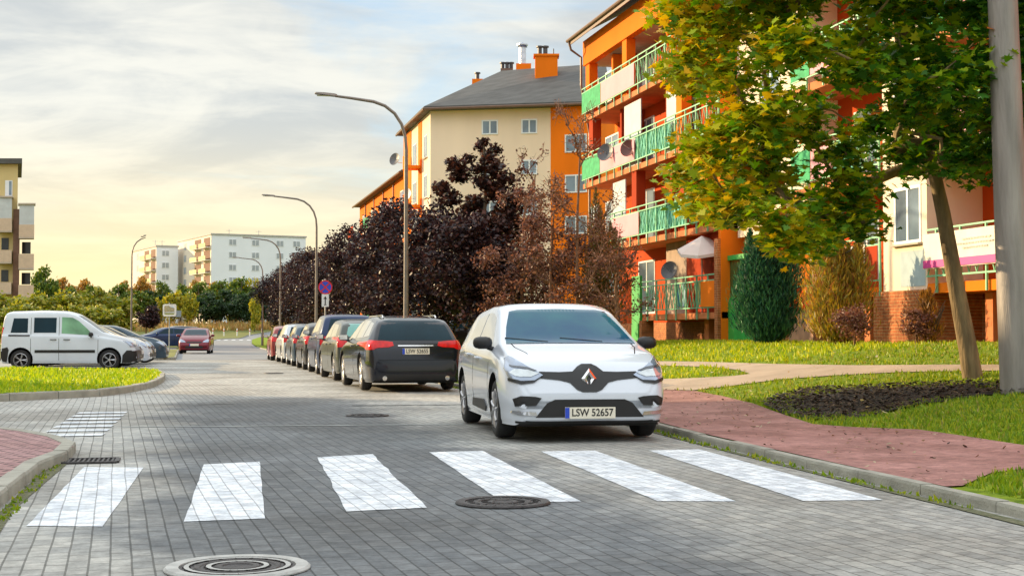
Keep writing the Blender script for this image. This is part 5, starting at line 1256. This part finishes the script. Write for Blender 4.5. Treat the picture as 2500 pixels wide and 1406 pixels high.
# the block outside the frame on the left that shades the crossing
def building_shade():
    c = Vector((-24, 49.5)); o = empty('apartment_building', (c.x, c.y, 0), 0, 'beige block of flats out of sight across the side street, shading the crossing', 'building')
    b = MB(); b.box(-13, 0, -62, 0, 0, 12.6); b.build('wall', mat('beige_render', (.66, .52, .24)), o)
    b = MB(); b.add([(-13.5, -62.4, 12.61), (.5, -62.4, 12.61), (.5, .4, 12.61), (-13.5, .4, 12.61), (-6.5, -58, 15), (-6.5, -4, 15)], [(0, 1, 2, 3), (0, 1, 4), (1, 2, 5, 4), (2, 3, 5), (3, 0, 4, 5)]); b.build('roof', M_roof, o)
    for i in range(14):
        for z in (1.4, 4.2, 7., 9.8): window(o, 0, -58 + i * 4.1, -56.4 + i * 4.1, z, z + 1.5, 1)
building_shade()

# ==================================================================== TREES
def limb(b, p, q, r0, r1, n=6, wob=.12):
    p, q = Vector(p), Vector(q); L = (q - p).length; pts = [p]; k = 5
    for i in range(1, k): t = i / k; pts.append(p.lerp(q, t) + Vector((random.uniform(-1, 1), random.uniform(-1, 1), random.uniform(-.2, 1) * .6)) * wob * L * .35 * math.sin(t * math.pi))
    pts.append(q); b.tube(pts, [r0 + (r1 - r0) * i / k for i in range(k + 1)], n); return pts
def tree(name, loc, label, cat, group, blobs, trunk, nleaf, lsize, shape, cols, leafm=None, w=None, up=0., flat=.4, shell=.5, bark=None, rt=.12, fold=.0, twig=0, jit=.2, tintfn=None, stem_free=.22, tip=.010):
    """blobs in local coordinates; trunk = list of points"""
    o = empty(name, loc, 0, label, cat, group); b = MB()
    rad = [rt * (1 - .72 * i / (len(trunk) - 1)) for i in range(len(trunk))]; b.tube(trunk, rad, 12)
    tv = [Vector(p) for p in trunk]
    nodes = []; par = []; lim = []
    for i in range(len(tv) - 1):
        for t in (0, .33, .66):
            q = tv[i].lerp(tv[i + 1], t)
            if q.z > tv[-1].z * stem_free: nodes.append(q); par.append(-1); lim.append(rad[i] * .75)
    nt_ = len(nodes); ends = []
    axis = lambda c: min((c - p).length for p in nodes[:nt_])
    for bl in sorted(blobs, key=lambda q: axis(Vector(q[:3]))):
        c = Vector(bl[:3]); i = min(range(len(nodes)), key=lambda k: (nodes[k] - c).length + .7 * max(0, nodes[k].z - c.z) + (.0 if k >= nt_ else .25))
        st = nodes[i]; L_ = (c - st).length; prev = i
        for t in (.34, .68, 1.):
            q = st.lerp(c, t) + Vector((random.gauss(0, 1), random.gauss(0, 1), random.gauss(.35, .6))) * .07 * L_ * (1 if t < 1 else 0)
            nodes.append(q); par.append(prev); lim.append(9); prev = len(nodes) - 1
        ends.append(prev)
        for _ in range(twig):
            d = Vector((random.gauss(0, 1), random.gauss(0, 1), random.gauss(.25, .9))).normalized(); limb(b, nodes[prev - random.randint(0, 2)], c + Vector((d.x * bl[3], d.y * bl[4], d.z * bl[5])) * 1.02, .010, .004, 4, .2)
    cnt = [0] * len(nodes)
    for e in ends:
        k = e
        while k >= 0: cnt[k] += 1; k = par[k]
    rr_ = [max(.007, min(lim[k], tip * math.sqrt(cnt[k] + .3))) for k in range(len(nodes))]
    for k in range(nt_, len(nodes), 3):
        p0 = par[k]; b.tube([nodes[p0], nodes[k], nodes[k + 1], nodes[k + 2]], [min(rr_[k] * 1.15, rr_[p0]), rr_[k], rr_[k + 1], rr_[k + 2]], 6)
    b.build('trunk', bark or M_bark, o, True, 60)
    pos, idx = blobpts(blobs, nleaf, shell); fr = rotset(nleaf, up, flat)
    col = tints(nleaf, cols, w, jit)
    if tintfn is not None: col = tintfn(pos, col)
    leafmesh('foliage', pos, fr, rng.uniform(.7, 1.25, nleaf) * lsize, shape, col, leafm or LEAF, o, fold); return o
def randblobs(n, c, r, br, zmin=None):
    out = []
    while len(out) < n:
        d = Vector((random.uniform(-1, 1), random.uniform(-1, 1), random.uniform(-1, 1)))
        if d.length > 1: continue
        s = random.uniform(*br); out.append((c[0] + d.x * r[0], c[1] + d.y * r[1], c[2] + d.z * r[2], s, s, s * .8))
    return out
# ---- the maple on the right
def maple():
    base = G(2377, 925, TR); D = (base - Vector((0, 0, CAMZ))).length * .94
    r_ = Vector((math.cos(YAW), -math.sin(YAW), 0)); f_ = Vector((math.sin(YAW), math.cos(YAW), 0)); D = base.dot(f_)
    def loc(px, py, dd=0.):
        k = (D + dd) / 3500; p = f_ * (D + dd) + r_ * (px - 1250) * k; z = CAMZ + (816 - py) * k; return Vector((p.x - base.x, p.y - base.y, z - base.z))
    trunk = [loc(2377, 930), loc(2362, 850), loc(2335, 700), loc(2305, 520), loc(2280, 400), loc(2240, 250, .3), loc(2200, 100, .4), loc(2180, -80, .4)]
    trunk[0].z -= .1
    blobs = []
    def ok(px, py):
        if px < 1625 + abs(py - 380) * .08: return False
        # lower outline of the crown
        pts = [(1600, 440), (1660, 520), (1720, 530), (1850, 535), (1930, 600), (2090, 600), (2140, 520), (2200, 450), (2330, 395), (2450, 430), (2520, 440), (2900, 330)]
        for (a, b_), (c, d) in zip(pts, pts[1:]):
            if a <= px <= c: return py < b_ + (d - b_) * (px - a) / (c - a)
        return False
    gaps = [(2065, 283, 36), (1722, 262, 48), (1955, 425, 34), (2055, 5, 35), (1958, 180, 30), (2130, 395, 40)]
    for gx in range(1625, 2780, 72):
        for gy in range(-320, 640, 66):
            for kk in range(2 if gy > -60 else 1):
                px, py = gx + random.uniform(-36, 36), gy + random.uniform(-33, 33)
                if not ok(px, py): continue
                if any((px - a) ** 2 + (py - b_) ** 2 < (r + 26) ** 2 for a, b_, r in gaps): continue
                if random.random() < .05: continue
                xx = (px - 2170) / 600; half = 2.4 * math.sqrt(max(.08, 1 - min(1, xx * xx)))
                dd = random.uniform(.1, 1) * half * (1 if kk else -1); q = loc(px, py, dd); s = random.uniform(.28, .56); blobs.append((q.x, q.y, q.z, s * 1.1, s * 1.1, s * .7))
    C0 = [(.022, .085, .018), (.045, .15, .016), (.10, .24, .012), (.25, .35, .010), (.42, .42, .010), (.64, .40, .012), (.70, .20, .02)]
    cols = np.array(C0)
    def tf(pos, col):
        # autumn colour plus sunlit yellow put into leaf tints towards the road side
        t = np.clip((-(pos @ np.array(r_)) + .6) / 4.6, 0, 1); u = rng.uniform(0, 1, len(pos)) * .58 + t * .46
        i = np.clip((u * 5.6).astype(int), 0, 5); i = np.where(rng.uniform(0, 1, len(pos)) < .012, 6, i); return cols[i] * (1 + rng.uniform(-.2, .2, (len(pos), 1)))
    tree('maple_tree', tuple(base), 'large maple with green and yellow leaves leaning over the right lawn', 'tree', None, blobs, [tuple(p) for p in trunk], 42000, .160, MAPLE, C0, LEAF, None, -.6, 1.3, .6, mat('maple_bark', (.24, .17, .085), .9, 0, .45, 9, 1., 30, stretch=(1, 1, .25)), .15, .18, 0, .2, tf, .55, .012)
maple()
# ---- purple plums along the car park
PUR = [(.016, .009, .013), (.026, .012, .017), (.038, .016, .019), (.012, .008, .013), (.06, .026, .026), (.085, .042, .032)]
def plum(px, D, top_py, rad, label, n=12000, narrow=1., group='purple leaved trees along the parked cars', cols=PUR, low=1.1):
    p = P(px, D); z = TR(p.x, p.y); H = ZP(top_py, D) - z
    bl = randblobs(34, (0, 0, low + (H - low) * .5), (rad * .72 * narrow, rad * .72, (H - low) * .42), (.38 * rad ** .5, .62 * rad ** .5))
    bl += [(random.uniform(-.2, .2), random.uniform(-.2, .2), H - .45, .5, .5, .5), (.4, .3, H - .8, .55, .55, .5), (-.5, -.3, H - 1.0, .6, .6, .5)]
    tree('plum_tree', (p.x, p.y, z), label, 'tree', group, bl, [(0, 0, -.1), (.03, 0, 1.0), (0, .05, 2.0), (.05, 0, H * .6), (0, 0, H * .85)], n, .15, QUAD, cols, LEAF2, None, 0, .3, .5, M_bark, .11)
for args in ((690, 123, 640, 3.3, 'farthest purple leaved tree, beside the road bend'), (725, 108, 615, 2.9, 'purple leaved tree second from the far end of the row'), (765, 95, 600, 2.7, 'purple leaved tree behind the red and silver parked cars'),
             (800, 84, 585, 2.5, 'purple leaved tree behind the no stopping sign'), (850, 74, 545, 2.5, 'purple leaved tree just right of the no stopping sign'), (905, 65, 515, 2.4, 'purple leaved tree left of the tall nearest lamp'),
             (975, 57, 478, 2.35, 'purple leaved tree right behind the tall nearest lamp'), (1060, 50, 468, 2.3, 'purple leaved tree above the dark estate'), (1160, 47, 520, 2.1, 'purple leaved tree between the dark estate and the white hatchback')):
    plum(*args, low=.9)
# spire-shaped dark tree with a thin ragged top
def spire():
    p = P(1180, 50); z = TR(p.x, p.y); H = ZP(318, 50) - z; bl = []
    for k in range(48):
        t = k / 47; zz = 1.2 + (H - 1.6) * t; r = (1.95 * (1 - t) ** .5 + .25); a = random.uniform(0, 6.28); rr = r * random.uniform(.1, .85); s = .50 * (1 - t) + .28
        bl.append((rr * math.cos(a), rr * math.sin(a), zz, s, s, s * .7))
    for a, l, h in ((2.7, .9, H - 1.5), (.4, .8, H - 1.7), (3.4, 1.2, H - 2.4), (-.3, 1.3, H - 2.3)): bl.append((l * math.cos(a), .3 * l * math.sin(a), h, .5, .5, .4))
    for a, l, h in ((2.9, 1.5, H - 2.0), (3.3, 1.0, H - 1.2), (.2, 1.2, H - 2.6), (3.0, 1.9, H - 3.2), (0., 1.7, H - 3.3)): bl.append((l * math.cos(a), .3 * l * math.sin(a), h, .42, .42, .3))
    tree('plum_tree', (p.x, p.y, z), 'tallest dark purple tree, a ragged spire in front of the cream gable', 'tree', None, bl, [(0, 0, -.1), (.05, 0, 2), (0, 0, 4), (.08, 0, 6), (0, 0, H - .3)], 17000, .17, MAPLE, [(.035, .018, .015), (.06, .024, .018), (.11, .042, .028), (.02, .012, .014)], LEAF2, None, -.2, .5, .55, M_bark, .12, .1)
spire()
RUS = [(.17, .075, .055), (.24, .105, .07), (.12, .055, .045), (.32, .16, .10), (.08, .04, .035)]
def rusty(px, D, top, rad, n, label, cols=RUS, tw=5, ls=.10, nb=26):
    p = P(px, D); z = TR(p.x, p.y); H = ZP(top, D) - z; bl = randblobs(nb, (0, 0, H * .47), (rad * .8, rad * .8, H * .38), (.35, .65)); bl += [(random.uniform(-.6, .6), random.uniform(-.6, .6), H - random.uniform(.2, 1.2), .25, .25, .4) for _ in range(6)]
    tree('rusty_tree', (p.x, p.y, z), label, 'tree', None, bl, [(0, 0, -.1), (.05, 0, .8), (0, .05, 1.8), (0, 0, H * .55), (.1, 0, H * .85)], n, ls, QUAD, cols, LEAF, None, 0, .2, .7, M_bark2, .08, 0, tw)
rusty(1275, 45, 420, 2.0, 7000, 'reddish brown thin leaved tree behind the roof of the white hatchback')
rusty(1345, 43, 450, 1.8, 5500, 'nearly bare rust coloured tree with bent twigs between the spire and the green column', tw=10)
rusty(1505, 41, 560, 1.2, 1500, 'bare spreading bush with a few brown leaves beside the ground floor pillar', tw=12, ls=.08, nb=16)
rusty(1235, 53, 372, 1.5, 3800, 'dark brown thin topped tree tucked behind the ragged purple spire', [(.07, .03, .022), (.12, .05, .03), (.05, .022, .02)], tw=6, ls=.13, nb=22)
rusty(1300, 52, 350, 1.8, 1500, 'sparse tall twiggy tree in front of the orange end wall', [(.16, .06, .04), (.10, .05, .03)], tw=8, ls=.11, nb=20)
rusty(1410, 42, 255, 2.0, 1500, 'tall nearly leafless tree with thin red brown twigs in front of the balcony ends', [(.17, .075, .05), (.26, .12, .07), (.10, .045, .035)], tw=14, ls=.085, nb=26)
# narrow conifers
def conifer(px, py, T, w, h, label, cols, n, name='thuja', loc=None, taper=.6, cat='conifer', spray=.16, shellk=.35, lean=0., leaders=1):
    g = loc or G(px, py, T); o = empty(name, tuple(g), 0, label, cat); b = MB(); b.tube([(0, 0, -.1), (0, 0, h * .5), (lean, 0, h * .93)], [.07, .05, .015], 8)
    m = n; nl = leaders; li = rng.choice(nl, m); la = rng.uniform(0, 6.283, nl); lr = np.sqrt(rng.uniform(.0, 1, nl)) * w * .30; lr[0] = 0; lh = rng.uniform(.70, 1.0, nl); lh[0] = 1.
    t = rng.uniform(0, 1, m) ** .85; prof = np.minimum(1, (t / .14) ** .6) * (1 - np.clip((t - .3) / .7, 0, 1) ** 1.3 * .97)
    a = rng.uniform(0, 6.283, m); ph = li * 1.7; lump = 1 + .17 * np.sin(a * 3 + t * 9 + ph) + .14 * np.sin(a * 5 - t * 17 + ph) + rng.normal(0, .12, m)
    rr = w * (.5 if nl == 1 else .30) * prof * lump * rng.uniform(0, 1, m) ** shellk; hh = h * lh[li]; sp_ = np.minimum(1, .35 + t * 1.1)
    pos = np.stack([rr * np.cos(a) + lr[li] * np.cos(la[li]) * sp_ + lean * t, rr * np.sin(a) + lr[li] * np.sin(la[li]) * sp_, t * hh * .97 + .06], 1)
    out = np.stack([np.cos(a), np.sin(a), np.zeros(m)], 1); tt = out * .45 + np.array([0, 0, 1.]) + rng.normal(0, .28, (m, 3)); tt /= np.linalg.norm(tt, axis=1)[:, None]
    nz = out + rng.normal(0, .55, (m, 3)); nz -= (nz * tt).sum(1)[:, None] * tt; nz /= np.linalg.norm(nz, axis=1)[:, None]; fr = np.stack([np.cross(tt, nz), tt, nz], 2)
    for k in range(14):
        zz = h * random.uniform(.1, .8); an = random.uniform(0, 6.28); rad = w / 2 * .7; b.tube([(0, 0, zz), (rad * .5 * math.cos(an), rad * .5 * math.sin(an), zz + .15), (rad * math.cos(an), rad * math.sin(an), zz + .45)], [.02, .012, .005], 5)
    b.build('trunk', M_bark, o, True); leafmesh('foliage', pos, fr, rng.uniform(.6, 1.3, m) * spray, NEEDLE if spray < .2 else QUAD, tints(m, cols, None, .3), LEAF, o)
TW = lambda px, X: P(px, 3500 * X / math.cos(YAW) / (px - 450))
def at(px, X): p = TW(px, X); return Vector((p.x, p.y, TR(p.x, p.y)))
DG = [(.025, .10, .055), (.04, .14, .065), (.07, .19, .07), (.015, .06, .04)]
q = at(1876, 14.4); conifer(0, 0, None, 2.0, 2.95, 'dark blue green bushy thuja on the lawn right of the green door', DG, 18000, loc=q, spray=.15, leaders=11)
YB = [(.50, .33, .04), (.40, .26, .04), (.30, .25, .04), (.32, .15, .05), (.22, .20, .04)]
q = at(2045, 14.8); conifer(0, 0, None, 1.75, 2.65, 'yellow and brown half dry thuja in front of the magenta striped banner', YB, 15000, loc=q, spray=.14, leaders=10)
q = at(2268, 15.2); conifer(0, 0, None, .95, 1.15, 'small orange brown conifer by the brick base under the blue panel', [(.40, .20, .03), (.30, .15, .04), (.20, .10, .04)], 1800, loc=q, spray=.12, leaders=3)
OG = [(.12, .13, .03), (.18, .14, .03), (.08, .10, .025), (.22, .13, .035), (.10, .06, .03)]
p = P(1455, 44); conifer(0, 0, None, 2.1, 5.0, 'tall narrow olive green column tree going brown, right of the rusty trees', OG + [(.16, .08, .04), (.26, .13, .06)], 9000, name='column_tree', loc=Vector((p.x, p.y, TR(p.x, p.y))), spray=.16, leaders=8, cat='conifer')
def shrub(px, X, r, h, label, cols, n):
    q = at(px, X); bl = randblobs(12, (0, 0, h * .5), (r * .75, r * .7, h * .3), (r * .3, r * .5)); tree('shrub', tuple(q), label, 'shrub', None, bl, [(0, 0, -.05), (.02, 0, h * .2), (0, 0, h * .45), (0, 0, h * .6)], n, .07, QUAD, cols, LEAF, None, 0, .2, .7, M_bark2, .03, 0, 5)
shrub(2085, 14.5, .62, .95, 'low purple brown shrub at the foot of the yellow thuja', [(.20, .08, .06), (.14, .06, .05), (.26, .13, .07)], 1500)
shrub(2235, 14.9, .55, .85, 'low brown shrub left of the small orange conifer', [(.20, .08, .06), (.26, .12, .06), (.16, .07, .05)], 1300)
# ---- background belt
GRN = [(.09, .15, .025), (.13, .19, .025), (.06, .11, .02), (.19, .22, .03)]
YEL = [(.40, .36, .03), (.32, .32, .03), (.50, .38, .03), (.22, .26, .03)]
ORN = [(.50, .25, .05), (.38, .22, .05), (.26, .18, .04)]
DKG = [(.018, .045, .018), (.03, .06, .02), (.04, .075, .025)]
PROTO = {}
def proto(kind, cols, n=2600, tall=1.25, size=.55, seed=0):
    random.seed(seed); bl = randblobs(24, (0, 0, 3.3 * tall), (2.3, 2.3, 2.6 * tall), (.9, 1.5))
    o = tree('background_tree', (0, 0, 0), 'x', 'tree', None, bl, [(0, 0, -.2), (.1, 0, 1.5), (0, 0, 3 * tall), (.1, 0, 5 * tall)], n, size, QUAD, cols, LEAF, None, 0, .3, .6, M_bark, .2); PROTO[kind] = [o, 0]
    return o
for i, (k, c) in enumerate((('g', GRN), ('y', YEL), ('o', ORN), ('d', DKG), ('w', [(.17, .21, .03), (.24, .26, .035), (.33, .30, .04)]))): proto(k, c, seed=20 + i)
random.seed(5)
LAB = {'g': 'mid green leafy tree in the belt below the white blocks', 'y': 'yellow turning tree in the belt beyond the road bend', 'o': 'orange tinged tree in the belt below the white blocks', 'd': 'dark green dense tree in the belt beyond the dry field', 'w': 'olive green willow like tree behind the white van'}
GRP = {'g': 'mid green trees of the far belt', 'y': 'yellow trees of the far belt', 'o': 'orange trees of the far belt', 'd': 'dark green trees of the far belt', 'w': 'olive trees behind the van'}
def put(kind, px, D, top, wpx, T=TB, label=None):
    o, used = PROTO[kind]
    if used:
        c = o.copy(); COL.objects.link(c)
        for ch in o.children: d = ch.copy(); COL.objects.link(d); d.parent = c
        o = c
    PROTO[kind][1] = 1
    p = P(px, D); z = T(p.x, p.y); o.location = (p.x, p.y, z); H = ZP(top, D) - z; o.scale = (wpx / 3500 * D / 6.2,) * 2 + (H / 7.6,); o.rotation_euler = (0, 0, random.uniform(0, 6.28)); o['label'] = label or LAB[kind]; o['group'] = GRP[kind]
    if label: del o['group']
for (k, px, D, top, w) in (
  ('g', 112, 235, 632, 70), ('g', 60, 240, 690, 90), ('o', 160, 262, 672, 60), ('o', 205, 265, 676, 70), ('g', 185, 250, 690, 80), ('g', 235, 255, 688, 80), ('d', 150, 240, 700, 90), ('g', 290, 262, 682, 70), ('o', 345, 262, 668, 60), ('o', 312, 270, 680, 50),
  ('g', 400, 268, 676, 60), ('g', 440, 272, 684, 60), ('g', 485, 262, 676, 64), ('o', 468, 275, 678, 50), ('g', 540, 270, 672, 80), ('g', 590, 266, 664, 80), ('y', 612, 268, 668, 60), ('y', 565, 280, 676, 60), ('g', 640, 272, 690, 70), ('o', 520, 282, 684, 60),
  ('d', 500, 250, 706, 80), ('d', 560, 252, 700, 90), ('d', 612, 250, 702, 80), ('d', 520, 246, 716, 70), ('d', 585, 246, 712, 70), ('y', 425, 244, 700, 62), ('y', 462, 243, 708, 50), ('y', 395, 246, 718, 40), ('y', 622, 236, 712, 40), ('d', 370, 252, 702, 70), ('g', 340, 250, 700, 80), ('g', 280, 246, 712, 90), ('d', 655, 250, 705, 80)):
    put(k, px, D, top, w)
for (px, D, top, w) in ((12, 112, 712, 130), (95, 118, 712, 120), (160, 120, 708, 120), (225, 124, 702, 130), (285, 128, 716, 120), (55, 100, 735, 120), (190, 108, 740, 110), (255, 112, 745, 110), (130, 102, 745, 110)):
    put('w', px, D, top, w)
def small_plum():
    p = P(357, 140); bl = randblobs(16, (0, 0, 2.6), (.9, .9, 1.3), (.45, .8)); tree('plum_tree', (p.x, p.y, TB(p.x, p.y)), 'small round dark purple tree left of the traffic mirror', 'tree', None, bl, [(0, 0, -.1), (0, 0, 1), (0, 0, 2), (0, 0, 3)], 3500, .24, QUAD, PUR, LEAF2, None, 0, .3, .5, M_bark, .1)
small_plum()
# low undergrowth and dry grass along the field
def reeds():
    n = 9000; x = rng.uniform(-72, 40, n); y = 238 + rng.uniform(0, 10, n) + np.maximum(0, (x - 0) * .25); pos = np.array([(a, b, TB(a, b)) for a, b in zip(x, y)])
    nz = rng.normal(size=(n, 3)) * (1, 1, .2); nz /= np.linalg.norm(nz, axis=1)[:, None]; b = rng.normal(size=(n, 3)) * .3 + (0, 0, 1); t = b - (b * nz).sum(1)[:, None] * nz; t /= np.linalg.norm(t, axis=1)[:, None]
    o = leafmesh('dry_reeds', pos, np.stack([np.cross(t, nz), t, nz], 2), rng.uniform(.5, 1.5, n), [(-.12, 0), (.12, 0), (.1, .6), (0, 1)], tints(n, [(.50, .34, .14), (.40, .22, .07), (.30, .26, .08)]), LEAF, None); tag(o, 'dry straw coloured reeds and grass on the bank of the far field', None, None, 'stuff')
reeds()
